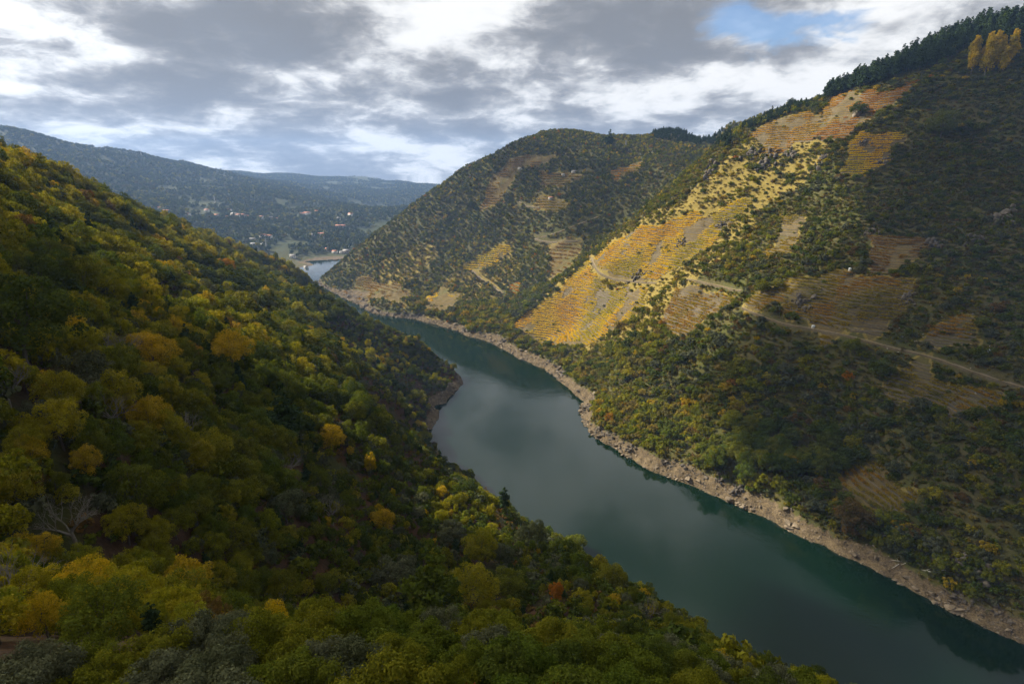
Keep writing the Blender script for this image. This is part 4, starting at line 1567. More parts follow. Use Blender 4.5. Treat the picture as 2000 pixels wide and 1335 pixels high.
def scrub_right():
    x, y = jitter(-130, 640, 90, 760, 2.9)
    rb = ~left_bank(x, y)
    x, y = x[rb], y[rb]
    z = H(x, y)
    td = track_dist(x, y)
    ok = (z > band_height(x, y) + 0.8) & (td > 3.6) & (np.hypot(x, y) < 790)
    x, y, z = x[ok], y[ok], z[ok]
    see, px, py, hid = in_sight(x, y, z, 3.0, 2.5, 80)
    x, y, z, px, py, hid = (a[see] for a in (x, y, z, px, py, hid))
    plot = plots_mask(x, y)
    heath = px_poly(px, py, HEATH_PX)
    wood = px_poly(px, py, WOOD_PX)
    pine = px_poly(px, py, PINE_PX) | px_poly(px, py, PINE_LOW_PX)
    gold = in_gold(x, y)
    dens = fbm(x, y, 30, 3, 71)
    patch = fbm(x, y, 55, 3, 73)
    n = len(x)
    r = RNG.uniform(size=n)
    d = np.hypot(np.hypot(x, y), z - CAM_H)
    items = []
    for i in range(n):
        if plot[i]:
            if r[i] > 0.07:
                continue
            shp, colr, s = ('shrub', random.choice(['grey-green', 'olive green', 'green']), random.uniform(0.35, 0.8)) if r[i] < 0.025 else ('heath', random.choice(['heather', 'broom', 'olive green']), random.uniform(0.5, 1.0))
        elif pine[i]:
            if r[i] > 0.36:
                continue
            shp, colr, s = 'pine', 'pine green', random.uniform(0.95, 1.4) if px[i] > 1600 else random.uniform(0.45, 0.7)
        elif wood[i]:
            if r[i] > 0.20:
                continue
            shp = 'chestnut'
            colr = random.choices(['green', 'dark green', 'olive green', 'yellow-green'], [4, 3, 3, 0.8])[0]
            s = random.uniform(0.95, 1.45)
        elif heath[i]:
            if r[i] > 0.95:
                continue
            if r[i] < 0.20 + 0.4 * (dens[i] - 0.4):
                shp, colr, s = 'shrub', random.choices(['dark green', 'grey-green', 'olive green', 'green', 'golden yellow'], [4, 3, 3, 2, 0.15])[0], float(np.clip(RNG.lognormal(-0.15, 0.35), 0.4, 1.7))
            else:
                shp, colr, s = 'heath', random.choices(['heather', 'dark green', 'olive green', 'russet brown'], [6, 2.5, 1.6, 0.5])[0], random.uniform(0.9, 1.6)
        else:
            thin = smoothstep(dens[i], 0.32, 0.50)
            if r[i] > (0.28 + 0.36 * thin if gold[i] else 0.72 + 0.28 * thin):
                continue
            if RNG.uniform() < 0.30 + 0.28 * (1 - thin):
                shp, colr, s = 'heath', random.choices(['heather', 'olive green', 'dark green', 'russet brown', 'broom'], [3, 3, 1.5, 0.8, 4.0 if px[i] < 1600 else 1.2])[0], random.uniform(0.8, 1.5)  # sunlit part gets more pale broom, light put into the colour mix
            else:
                shp = 'shrub'
                if px[i] < 1480 and patch[i] < 0.60:  # sunlit part of the slope: the light is put into yellower shrub colours
                    colr = random.choices(['olive green', 'yellow-green', 'green', 'broom', 'dark green', 'golden yellow', 'orange'], [5, 3.6, 2.6, 2.4, 0.8, 0.5, 0.12])[0]
                elif patch[i] > 0.54:
                    colr = random.choices(['grey-green', 'dark green', 'green', 'olive green', 'golden yellow', 'russet brown'], [4, 3, 2, 3, 0.2, 0.6])[0]
                else:
                    colr = random.choices(['olive green', 'dark green', 'grey-green', 'green', 'yellow-green', 'golden yellow', 'orange', 'russet brown'], [5, 2.5, 2, 3, 1.8, 0.4, 0.15, 0.8])[0]
                s = float(np.clip(RNG.lognormal(-0.1, 0.34), 0.4, 1.9)) * (1.15 if z[i] < 60 else 0.9)
        items.append((i, shp, colr, s))
    RAD = {'shrub': 2.4, 'heath': 1.5, 'pine': 3.0, 'chestnut': 4.6}
    size = np.array([RAD[a[1]] * a[3] / d[a[0]] for a in items])
    vis = np.array([hid[a[0]] < -0.3 and 0 < px[a[0]] < 2000 and py[a[0]] < 1335 for a in items])
    order = np.argsort(-(size * vis))
    cap = {'shrub': 300, 'heath': 0, 'pine': 95, 'chestnut': 40}
    used = {k: 0 for k in cap}
    rest = []
    for k in order:
        i, shp, colr, s = items[k]
        p = (x[i], y[i], z[i])
        if vis[k] and used[shp] < cap[shp]:
            used[shp] += 1
            rz = random.uniform(0, 6.28)
            if shp == 'shrub':
                o = one_mesh_plant('oak_shrub', random.choice(SHAPES['shrub'])[0], LEAF[colr], p, rz, s)
                big = 'large ' if s > 1.2 else ''
                tag(o, f'{big}{colr} far-bank shrub, {spot(p, 2)}', 'shrub', 'shrubs of the far bank')
            elif shp == 'pine':
                o = one_mesh_plant('pine_tree', random.choice(SHAPES['pine'])[2], LEAF[colr], p, rz, s, s * random.uniform(0.85, 1.2))
                tag(o, f'dark skyline pine, {spot(p, 8 * s, 1)}', 'pine tree', 'pines along the right skyline')
            else:
                o = tree_with_parts('riverside_tree', random.choice(SHAPES['chestnut']), LEAF[colr], p, rz, s)
                tag(o, f'{colr} grove tree above right shore, {spot(p, 5)}', 'tree', 'grove above the right shore')
        else:
            rest.append(k)
    src, key = [], {}
    for a in rest:
        _i, shp, colr, s = items[a]
        for k, sh in enumerate(SHAPES[shp]):
            if (shp, colr, k) not in key:
                key[(shp, colr, k)] = len(src)
                src.append((sh[2], LEAF[colr]))
    ii = [items[a][0] for a in rest]
    idx = [key[(items[a][1], items[a][2], RNG.integers(len(SHAPES[items[a][1]])))] for a in rest]
    sc = np.array([items[a][3] for a in rest])
    instance_stuff('scrub', np.stack([x[ii], y[ii], z[ii]], -1), np.stack([sc, sc, sc * RNG.uniform(0.75, 1.2, len(sc))], -1), idx, src, 'holm oak scrub and heath covering the right slope')
    # low heath and broom closing the ground between the bushes
    hx, hy = jitter(-130, 640, 90, 760, 2.3)
    k = ~left_bank(hx, hy)
    hx, hy = hx[k], hy[k]
    hz = H(hx, hy)
    k = (hz > band_height(hx, hy) + 0.3) & (track_dist(hx, hy) > 2.4) & (np.hypot(hx, hy) < 790) & ~plots_mask(hx, hy) & (fbm(hx, hy, 14, 3, 405) > 0.37)
    hx, hy, hz = hx[k], hy[k], hz[k]
    see, *_ = in_sight(hx, hy, hz, 1.0, 1.0, 30)
    hx, hy, hz = hx[see], hy[see], hz[see]
    gl = in_gold(hx, hy)
    k = ~gl | (RNG.uniform(size=len(hx)) < 0.35)
    hx, hy, hz, gl = hx[k], hy[k], hz[k], gl[k]
    hs = [(sh[2], LEAF[c]) for c in ('heather', 'broom', 'olive green', 'green', 'russet brown') for sh in SHAPES['heath']]
    pr = np.array([4.0] * 3 + [2.5] * 3 + [3.0] * 3 + [1.5] * 3 + [0.7] * 3)
    instance_stuff('heath', np.stack([hx, hy, hz - 0.2], -1), RNG.uniform(0.5, 1.1, len(hx)), np.where(gl, 3 + RNG.integers(3, size=len(hx)), RNG.choice(len(hs), len(hx), p=pr / pr.sum())), hs, 'low heath and broom between the bushes of the right slope')
    print('right scrub', len(items), used, 'heath', len(hx))


scrub_right()


def woods_far_hill():
    x, y = jitter(-360, 520, 640, 1330, 4.4)
    z = H(x, y)
    rg = np.hypot(x, y)
    rb = ~left_bank(x, y)
    ok = rb & (z > band_height(x, y) + 0.5) & (rg >= 690) & (track_dist(x, y) > 4) & ~plots_mask(x, y)
    x, y, z = x[ok], y[ok], z[ok]
    see, px, py, hid = in_sight(x, y, z, 5.0, 3.0, 30)
    x, y, z, px, py = (a[see] for a in (x, y, z, px, py))
    dens = fbm(x, y, 45, 3, 171)
    pine = px_poly(px, py, HILL_PINE_PX)
    sunny = ((px > 1100) & (py < 300)) | ((px < 1010) & (py > 470) & (px > 780))  # sunlight put into the leaf colours: more yellow-green and gold trees here
    names = [('fartree', c) for c in ('grey-green', 'dark green', 'green', 'olive green', 'yellow-green', 'golden yellow', 'orange', 'heather')] + [('heath', 'heather'), ('heath', 'broom'), ('pine', 'pine green')]
    src, first = [], {}
    for nm in names:
        first[nm] = len(src)
        for sh in SHAPES[nm[0]]:
            src.append((sh[0] if nm[0] == 'fartree' else sh[2], LEAF[nm[1]]))
    P_, S_, I_ = [], [], []
    for i in range(len(x)):
        r = random.random()
        t = float(smoothstep(dens[i], 0.36, 0.55))
        if pine[i]:
            if r > 0.55:
                continue
            nm, s = ('pine', 'pine green'), random.uniform(0.6, 0.95)
        elif r > 0.85 + 0.15 * t:
            continue
        elif random.random() < 0.35 * (1 - t):
            nm, s = ('heath', random.choice(['heather', 'broom'])), random.uniform(1.2, 2.2)
        else:
            w = [2.5, 2.5, 3, 3.5, 4.0 if sunny[i] else 1.6, 1.0 if sunny[i] else 0.35, 0.2, 1.5]
            nm = random.choices(names[:8], w)[0]
            s = random.uniform(0.45, 0.95)
        P_.append((x[i], y[i], z[i] - 0.2))
        S_.append(s)
        I_.append(first[nm] + random.randrange(3))
    instance_stuff('hill_wood', P_, np.array(S_), I_, src, 'oak wood and scrub covering the far hill')
    # rear side of the left spurs and the valley beyond
    x, y = jitter(-2300, 500, 1150, 4600, 13.0)
    z = H(x, y)
    rg = np.hypot(x, y)
    ok = (rg > 1240) & (z > 6.5) & (fbm(x, y, 130, 3, 271) > 0.34)
    x, y, z = x[ok], y[ok], z[ok]
    see, px, py, hid = in_sight(x, y, z, 5.0, 3.0, 20)
    x, y, z, px, py = (a[see] for a in (x, y, z, px, py))
    src = [(sh[2], LEAF[c]) for c in ('far', 'dark green', 'olive green', 'pine green') for sh in SHAPES['fartree']]
    pr = np.array([5.0] * 3 + [3.0] * 3 + [1.2] * 3 + [2.0] * 3)
    sc = RNG.uniform(0.9, 2.0, len(x))
    instance_stuff('valley_wood', np.stack([x, y, z - 0.4], -1), sc, RNG.choice(len(src), len(x), p=pr / pr.sum()), src, 'distant woods of the blue valley')
    print('hill', len(P_), 'valley', len(x))


woods_far_hill()


def single_trees_right():
    pops = []
    for k in range(2):
        gc, gt = poplar(900 + k, 17, 2600, 0.62)
        pops.append((gc.mesh('crown', [LEAF['golden yellow']]), gt.mesh('trunk', [PALE_BARK])))
    for i, (px, py, h, lab) in enumerate([(1902, 150, 50, 'leftmost and barest of the yellow poplars near the right skyline'), (1913, 146, 50, 'second yellow poplar from the left near the right skyline'), (1924, 142, 47, 'third yellow poplar from the left near the right skyline'),
                                          (1936, 138, 46, 'fourth yellow poplar from the left near the right skyline'), (1947, 136, 44, 'fifth yellow poplar from the left near the right skyline'), (1958, 134, 42, 'sixth yellow poplar from the left near the right skyline'), (1969, 130, 40, 'rightmost yellow poplar near the right skyline')]):
        g = pick(px, py)[0]
        d = np.linalg.norm(g - np.array([0, 0, CAM_H]))
        s = h / F_PX * d / 17 * random.uniform(0.82, 1.15)
        g = g + np.array([random.uniform(-2.5, 2.5), random.uniform(-6, 6), 0])
        g[2] = H(g[0], g[1])
        t = tree_with_parts('poplar_tree', pops[i % 2], LEAF['poplar yellow'], tuple(g), random.uniform(0, 6), s)
        tag(t, lab, 'poplar', 'yellow poplars near the right skyline')
    for (px, py, w, shp, colr, lab) in [(1674, 217, 26, 'oak', 'dark green', 'round dark tree beside the hut in the high vineyard'), (1546, 200, 13, 'oak', 'dark green', 'lone tree sticking out of the ridge line left of the pine belt'),
                                        (1487, 560, 30, 'oak', 'olive green', 'round olive tree beside the grassy track'), (1516, 556, 22, 'oak', 'olive green', 'smaller round tree right of the olive one beside the grassy track'),
                                        (1836, 255, 40, 'chestnut', 'green', 'broad green tree on the upper right slope'), (1718, 722, 40, 'oak', 'dark green', 'dark clump of oak left of the vineyard below the track'), (1190, 285, 16, 'pine', 'pine green', 'dark pine alone near the crown of the far hill'),
                                        (1663, 676, 30, 'oak', 'olive green', 'rounded oak just under the dirt track'), (1545, 905, 30, 'chestnut', 'golden yellow', 'yellow-topped tree in the grove above the right shore'), (1175, 772, 15, 'shrub', 'yellow-green', 'lime-green bush alone on the right shore rocks'),
                                        (1665, 1008, 54, 'oak', 'russet brown', 'brown twiggy bush above the right shore beside the overgrown vineyard'), (920, 402, 8, 'pine', 'dark green', 'thin tree on the left edge of the far hill'), (1420, 520, 12, 'shrub', 'golden yellow', 'yellow bush in the shade right of the sunlit spur')]:
        R0 = SHAPE_R[shp][0]
        g = pick(px, py + w * 0.45)[0]
        if np.isnan(g[0]):
            g = pick(px, py + w * 0.45 + 12)[0]
        d = np.linalg.norm(g - np.array([0, 0, CAM_H]))
        s = w / 2 / F_PX * d / R0
        t = tree_with_parts({'oak': 'oak_tree', 'chestnut': 'chestnut_tree', 'pine': 'pine_tree', 'shrub': 'bush'}[shp], random.choice(SHAPES[shp]), LEAF[colr], tuple(g), random.uniform(0, 6), s)
        tag(t, lab, 'bush' if shp == 'shrub' else 'tree')


single_trees_right()


# ------------------------------------------------------------------ vineyards: rows of vines on stone terraces
TERRACE = rock_mat('terrace_stone', (.04, .032, .02), (.09, .07, .042), (.165, .13, .085), 0.7)


def build_vineyards():
    nrow = 0
    for key, (poly, dz, leafc, walls, label) in PLOTS.items():
        P = np.array(poly)
        c = P.mean(0)
        gx, gy = slope(c[0:1], c[1:2], 12)
        u = np.array([gx[0], gy[0]])
        u /= np.linalg.norm(u) + 1e-9         # uphill
        a = np.array([-u[1], u[0]])           # along the rows
        q = P[:, :2] - c[:2]
        t0, t1 = (q @ a).min(), (q @ a).max()
        s0, s1 = (q @ u).min(), (q @ u).max()
        step = 1.25 if walls else 1.9
        T = np.arange(t0 - 10, t1 + 10, step)
        S = np.arange(s0 - 10, s1 + 10, 0.8)
        X = c[0] + T[:, None] * a[0] + S[None] * u[0]
        Y = c[1] + T[:, None] * a[1] + S[None] * u[1]
        Z = H(X, Y)
        Z = np.maximum.accumulate(Z, axis=1) + np.arange(len(S)) * 1e-4
        root = thing('vineyard', tuple(c))
        tag(root, label, 'vineyard', 'vineyards of the far bank')
        rng = np.random.default_rng(abs(hash(label)) % 1000 if False else len(label))
        levels = np.arange(math.ceil(Z.min() / dz) * dz, Z.max(), dz)
        for lv in levels:
            sv = np.array([np.interp(lv, Z[i], S, left=np.nan, right=np.nan) for i in range(len(T))])
            if len(sv) > 5:
                ker = np.ones(5) / 5
                ok_ = ~np.isnan(sv)
                if ok_.sum() > 6:
                    tmp = np.where(ok_, sv, np.nanmean(sv))
                    sm = np.convolve(np.pad(tmp, 2, mode='edge'), ker, 'valid')
                    sv = np.where(ok_, sm, np.nan)
            sv = sv + (fbm(T + lv * 3.1, T * 0 + lv * 7.7, 7, 2, 55) - 0.5) * 1.8
            x = c[0] + T * a[0] + sv * u[0]
            y = c[1] + T * a[1] + sv * u[1]
            ok = ~np.isnan(sv)
            ok[ok] &= in_plot(x[ok], y[ok], poly)
            ok[ok] &= track_dist(x[ok], y[ok]) > 3.0
            gaps = fbm(np.nan_to_num(x), np.nan_to_num(y), 16, 3, 301)
            if ok.sum() < 4:
                continue
            z = H(np.nan_to_num(x), np.nan_to_num(y))
            # the vines: leaf clumps along the row, some plants missing
            present = ok & (gaps > (0.34 if 'bright' in leafc or 'orange' in leafc else 0.40)) & (rng.uniform(size=len(T)) < (0.93 if 'bright' in leafc else 0.82))
            if present.sum() >= 3:
                m = int(present.sum())
                per = 34 if walls else 20
                cen = np.repeat(np.stack([x[present], y[present], z[present] + 0.75], -1), per, 0)
                cen = cen + rng.normal(0, 1, cen.shape) * np.array([0.75, 0.75, 0.30]) * (1.0 if walls else 1.5)
                nrm = rng.normal(size=cen.shape) + np.array([0, 0, 0.8])
                v, f = leaf_quads(cen, nrm, 0.62 if walls else 1.1, rng)
                broad = np.clip((fbm(x[present], y[present], 30, 3, 907) - 0.5) * 2.6 + 0.5, 0, 1)
                tone = np.clip(np.repeat(broad * 0.62 + rng.uniform(0, 0.26, m), per) + rng.uniform(0, 0.16, m * per), 0, 1)
                g = Geo().put(v - c, f, tone)
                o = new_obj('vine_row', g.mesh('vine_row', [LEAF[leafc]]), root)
                nrow += 1
            if walls:
                # dry-stone terrace wall under the row
                run, runs = [], []
                for i in range(len(T)):
                    if ok[i]:
                        run.append(i)
                    elif run:
                        runs.append(run)
                        run = []
                if run:
                    runs.append(run)
                g = Geo()
                for rn in runs:
                    if len(rn) < 3:
                        continue
                    k = len(rn)
                    bx, by = x[rn] - u[0] * 0.9, y[rn] - u[1] * 0.9
                    h = 0.28 + rng.uniform(-0.12, 0.14, k)
                    zb = H(bx - u[0] * 0.3, by - u[1] * 0.3) - 0.4
                    zt = z[rn] - 0.30 + h
                    front = rng.normal(0, 0.07, (k, 1)) * u
                    A = np.stack([bx - u[0] * 0.25, by - u[1] * 0.25, zb], -1)
                    B = np.stack([bx, by, zt], -1)
                    B[:, :2] += front
                    Cc = np.stack([bx + u[0] * 0.55, by + u[1] * 0.55, zt + 0.05], -1)
                    D = np.stack([bx + u[0] * 0.9, by + u[1] * 0.9, z[rn] - 0.25], -1)
                    V = np.stack([A, B, Cc, D], 1)
                    idx = np.arange(k * 4).reshape(k, 4)
                    f = np.stack([idx[:-1, :-1], idx[1:, :-1], idx[1:, 1:], idx[:-1, 1:]], -1).reshape(-1, 4)
                    g.put(V.reshape(-1, 3) - c, f)
                if g.n:
                    new_obj('terrace_wall', g.mesh('terrace_wall', [TERRACE]), root)
    print('vine rows', nrow)


build_vineyards()


# ------------------------------------------------------------------ rocks of the drawdown shore, crags, loose stones, driftwood
def rock_mesh(seed, name, mat, flat=0.7, cut=13):
    """angular block: a ball cut by random planes"""
    import bmesh
    rng = np.random.default_rng(seed)
    bm = bmesh.new()
    bmesh.ops.create_icosphere(bm, subdivisions=2, radius=1.0)
    n = rng.normal(size=(cut, 3))
    n /= np.linalg.norm(n, axis=1)[:, None]
    off = rng.uniform(0.28, 0.7, cut)
    sc = np.array([1, rng.uniform(0.6, 0.95), flat * rng.uniform(0.8, 1.15)])
    for v in bm.verts:
        p = np.array(v.co)
        for k in range(cut):
            e = p @ n[k] - off[k]
            if e > 0:
                p = p - n[k] * e
        p = p * sc + rng.normal(0, 0.02, 3)
        v.co = p
    me = bpy.data.meshes.new(name)
    bm.to_mesh(me)
    bm.free()
    me.materials.append(mat)
    return me


ROCKS = [rock_mesh(400 + i, 'boulder', ROCK, 0.62) for i in range(6)]
CRAGS = [rock_mesh(430 + i, 'crag', DARK_ROCK, 0.75) for i in range(4)]
PALES = [rock_mesh(450 + i, 'stone', PALE_ROCK, 0.7) for i in range(3)]


def shore_rocks():
    pts = []
    S = np.concatenate([RSH, LSH])
    n = 90000
    k = RNG.integers(len(S), size=n)
    ang = RNG.uniform(0, 6.283, n)
    rr = RNG.uniform(0, 18, n)
    x, y = S[k, 0] + np.cos(ang) * rr, S[k, 1] + np.sin(ang) * rr
    z = H(x, y)
    bh = band_height(x, y)
    ok = (z > -0.4) & (z < bh + 1.2) & (np.hypot(x, y) < 1150)
    x, y, z, bh = x[ok], y[ok], z[ok], bh[ok]
    see, px, py, hid = in_sight(x, y, z, 0.8, 0.5, 40)
    x, y, z, px, py, bh = (a[see] for a in (x, y, z, px, py, bh))
    n = len(x)
    craggy = fbm(x, y, 17, 2, 133)
    s = 0.25 + RNG.pareto(2.6, n) * 0.30
    s = np.clip(s * (1 + 1.2 * smoothstep(craggy, 0.5, 0.68)) * (1 + 0.4 * smoothstep(np.hypot(x, y), 300, 800)), 0.2, 3.2)
    dark = (craggy > 0.55) & (z > bh * 0.45)
    d = np.hypot(np.hypot(x, y), CAM_H)
    vis = (px > 5) & (px < 1995) & (py < 1330)
    order = np.argsort(-(s / d * vis))
    for i in order[:260]:
        me = random.choice(CRAGS if dark[i] else ROCKS)
        p = (x[i], y[i], z[i] + 0.12 * s[i])
        o = new_obj('boulder', me, None, p)
        o.scale = (s[i] * 1.3, s[i] * 1.1, s[i])
        o.rotation_euler = (random.uniform(-.4, .4), random.uniform(-.4, .4), random.uniform(0, 6.28))
        side = 'spit' if px[i] < 905 and py[i] > 715 else 'right shore'
        tag(o, f'{"dark" if dark[i] else "tan"} {side} boulder, {spot(p, 0, 1)}', 'boulder', 'boulders along the waterline')
    rest = order[260:]
    src = [(m, None) for m in ROCKS + CRAGS]
    idx = np.where(dark[rest], 6 + RNG.integers(4, size=len(rest)), RNG.integers(6, size=len(rest)))
    sc = np.stack([s[rest] * 1.3, s[rest] * 1.1, s[rest]], -1)
    instance_stuff('shore_rubble', np.stack([x[rest], y[rest], z[rest]], -1), sc, idx, src, 'broken rock and gravel along the lowered waterline', None, 0.35)
    print('rocks', n)
    # the one big pale boulder at the water
    g = np.array(on_water(1942, 1226))
    o = new_obj('boulder', PALES[0], None, (g[0] + 0.8, g[1] + 0.8, 1.0))
    o.scale = (3.1, 2.6, 2.6)
    o.rotation_euler = (0.1, 0.2, 0.6)
    tag(o, 'big smooth pale boulder at the water, lower right corner', 'boulder')


shore_rocks()


def outcrops():
    spots = [(1386, 335, 36, 'crag amid bushes on the upper part of the sunlit spur'), (1470, 300, 34, 'brown crag left of the high orange vineyard'), (1500, 318, 40, 'tall cliff face under the high orange vineyard'), (1545, 300, 34, 'crag rib dividing the high orange vineyard'),
             (1600, 320, 34, 'dark rocky rib right of the tall cliff face'), (1688, 282, 20, 'small crag on top of the amber vineyard'), (1725, 318, 22, 'low crag at the right edge of the amber vineyard'), (1700, 455, 26, 'pointed crag above the stony brown vineyard'),
             (1825, 480, 36, 'dark crag on the right slope above the white tank'), (1955, 430, 44, 'crag near the right frame edge'), (1905, 470, 30, 'crag a little left of the one at the right frame edge'), (980, 288, 20, 'rocky shoulder on the skyline of the far hill'),
             (915, 330, 14, 'rock step on the left skyline of the far hill'), (1245, 540, 26, 'bouldery outcrop beside the pale spur track'), (1570, 595, 40, 'stony hump in the faded vineyard above the dirt track'), (1770, 585, 30, 'rock rib right of the faded vineyard'),
             (1220, 560, 16, 'little outcrop below the pale spur track'), (1405, 935, 30, 'jagged dark crag on the right shore left of the grove'), (1440, 955, 30, 'black crag at the right shore under the grove'), (1560, 985, 26, 'dark burnt-looking rocks above the right shore'), (1920, 1130, 46, 'black broken crag near the lower right shore'), (1880, 1105, 36, 'dark rocks left of the black broken crag'),
             (1330, 475, 22, 'grey rocks in the upper sunlit vineyard'), (1410, 440, 24, 'stony outcrop near the top of the sunlit vineyard'), (990, 640, 12, 'rocks at the foot of the sunlit spur')]
    for i, (px, py, w, lab) in enumerate(spots):
        g = pick(px, py)[0]
        d = np.linalg.norm(g - np.array([0, 0, CAM_H]))
        size = w / F_PX * d
        rng = np.random.default_rng(500 + i)
        geo = Geo()
        for k in range(22):
            me = CRAGS[rng.integers(4)]
            v = np.array([q.co for q in me.vertices])
            f = np.array([list(q.vertices) for q in me.polygons])
            r = size * rng.uniform(0.10, 0.24)
            a = rng.uniform(0, 6.283)
            ca, sa = math.cos(a), math.sin(a)
            ox, oy = rng.normal(0, size * 0.19, 2)
            vv = v * np.array([1, 0.8, 1.5]) * r
            vv = np.stack([vv[:, 0] * ca - vv[:, 1] * sa, vv[:, 0] * sa + vv[:, 1] * ca, vv[:, 2]], -1)
            dz = float(H(g[0] + ox, g[1] + oy)) - g[2]
            geo.put(vv + np.array([ox, oy, dz + r * 0.35]), f)
        o = new_obj('rock_outcrop', geo.mesh('rock_outcrop', [DARK_ROCK]), None, tuple(g))
        tag(o, lab, 'rock outcrop')
    # pale loose stones in the old vineyards
    for i in range(46):
        ax, ay, sx, sy = random.choice([(1730, 610, 36, 22), (1790, 650, 30, 14), (1930, 700, 40, 40), (1880, 640, 60, 40), (1930, 770, 20, 14), (1760, 700, 40, 30), (1640, 560, 60, 20), (1480, 480, 60, 40), (1380, 500, 60, 30)])
        px, py = random.gauss(ax, sx * 0.6), random.gauss(ay, sy * 0.6)
        g = pick(px, py)[0]
        if np.isnan(g[0]) or px > 1995:
            continue
        o = new_obj('stone_block', random.choice(PALES), None, (g[0], g[1], g[2] + 0.1))
        s = random.uniform(0.5, 1.3)
        o.scale = (s * 1.3, s, s)
        o.rotation_euler = (random.uniform(-.3, .3), random.uniform(-.3, .3), random.uniform(0, 6))
        tag(o, f'pale loose stone block among the vines, {spot(g)}', 'stone', 'loose stones in the vineyards')
    # driftwood
    for i in range(26):
        px, py = random.choice([(1690, 1040), (1720, 1058), (1625, 1005), (1790, 1080), (1770, 1100), (1840, 1110), (1680, 1030), (1700, 1050)])
        px, py = px + random.gauss(0, 22), py + random.gauss(0, 7)
        g = pick(px, py)[0]
        ln = random.uniform(2.5, 7)
        a = math.radians(random.gauss(150, 22))
        dx, dy = math.cos(a) * ln / 2, math.sin(a) * ln / 2
        e = [np.array([k * dx, k * dy, float(H(g[0] + k * dx, g[1] + k * dy)) - g[2] + 0.35]) for k in (-1, -0.3, 0.4, 1)]
        geo = Geo().put(*tube(e, [0.17, 0.16, 0.12, 0.05], 6))
        geo.put(*tube([e[1], e[1] + np.array([dy * 0.18, -dx * 0.18, 0.5]), e[1] + np.array([dy * 0.4 + dx * .2, -dx * 0.4 + dy * .2, 0.8])], [0.09, 0.06, 0.02], 5))
        o = new_obj('driftwood_log', geo.mesh('driftwood_log', [SILVER_WOOD]), None, tuple(g))
        tag(o, f'bleached driftwood log, {spot(g, 0, 1)}', 'log', 'driftwood on the right shore')


outcrops()


# ------------------------------------------------------------------ small buildings
def house(px, py, w_px, label, roof=ROOF_TILE, wall=WALL_WHITE, turn=None, cat='house', name='house', low=False):
    g = pick(px, py)[0]
    if np.isnan(g[0]):
        return
    d = np.linalg.norm(g - np.array([0, 0, CAM_H]))
    L = w_px / F_PX * d
    W = L * 0.62
    h = max(2.4, L * (0.24 if low else 0.42))
    t = thing(name, (g[0], g[1], g[2]), random.uniform(-0.5, 0.5) if turn is None else turn)
    tag(t, label, cat, 'houses of the far valley' if d > 1150 else None)
    base = -h * 0.7
    gw = Geo().put(*box(-L / 2, L / 2, -W / 2, W / 2, base, h))
    gab = W * 0.24
    gw.put([(-L / 2, -W / 2, h), (-L / 2, W / 2, h), (-L / 2, 0, h + gab), (L / 2, -W / 2, h), (L / 2, W / 2, h), (L / 2, 0, h + gab)], [(0, 2, 1), (3, 4, 5)])
    new_obj('wall', gw.mesh('wall', [wall]), t)
    e, th = 0.35, 0.25
    gr = Geo()
    for s in (-1, 1):
        y0, z0 = s * (W / 2 + e), h - e * 0.48
        gr.put([(-L / 2 - e, y0, z0), (L / 2 + e, y0, z0), (L / 2 + e, 0, h + gab + 0.05), (-L / 2 - e, 0, h + gab + 0.05),
                (-L / 2 - e, y0, z0 + th), (L / 2 + e, y0, z0 + th), (L / 2 + e, 0, h + gab + th), (-L / 2 - e, 0, h + gab + th)],
               [(0, 1, 2, 3), (4, 7, 6, 5), (0, 4, 5, 1), (2, 6, 7, 3), (0, 3, 7, 4), (1, 5, 6, 2)])
    new_obj('roof', gr.mesh('roof', [roof]), t)
    ww, wh = min(1.3, L * 0.12), min(1.5, h * 0.4)
    for k in (-0.32, 0.32):
        gwin = Geo().put(*box(k * L - ww / 2, k * L + ww / 2, -W / 2 - 0.06, -W / 2 + 0.1, h * 0.42, h * 0.42 + wh))
        new_obj('window', gwin.mesh('window', [DARK]), t)
    gd = Geo().put(*box(-ww * 0.45, ww * 0.45, -W / 2 - 0.05, -W / 2 + 0.1, 0.0, min(2.1, h * 0.75)))
    new_obj('door', gd.mesh('door', [DARK]), t)
    return t


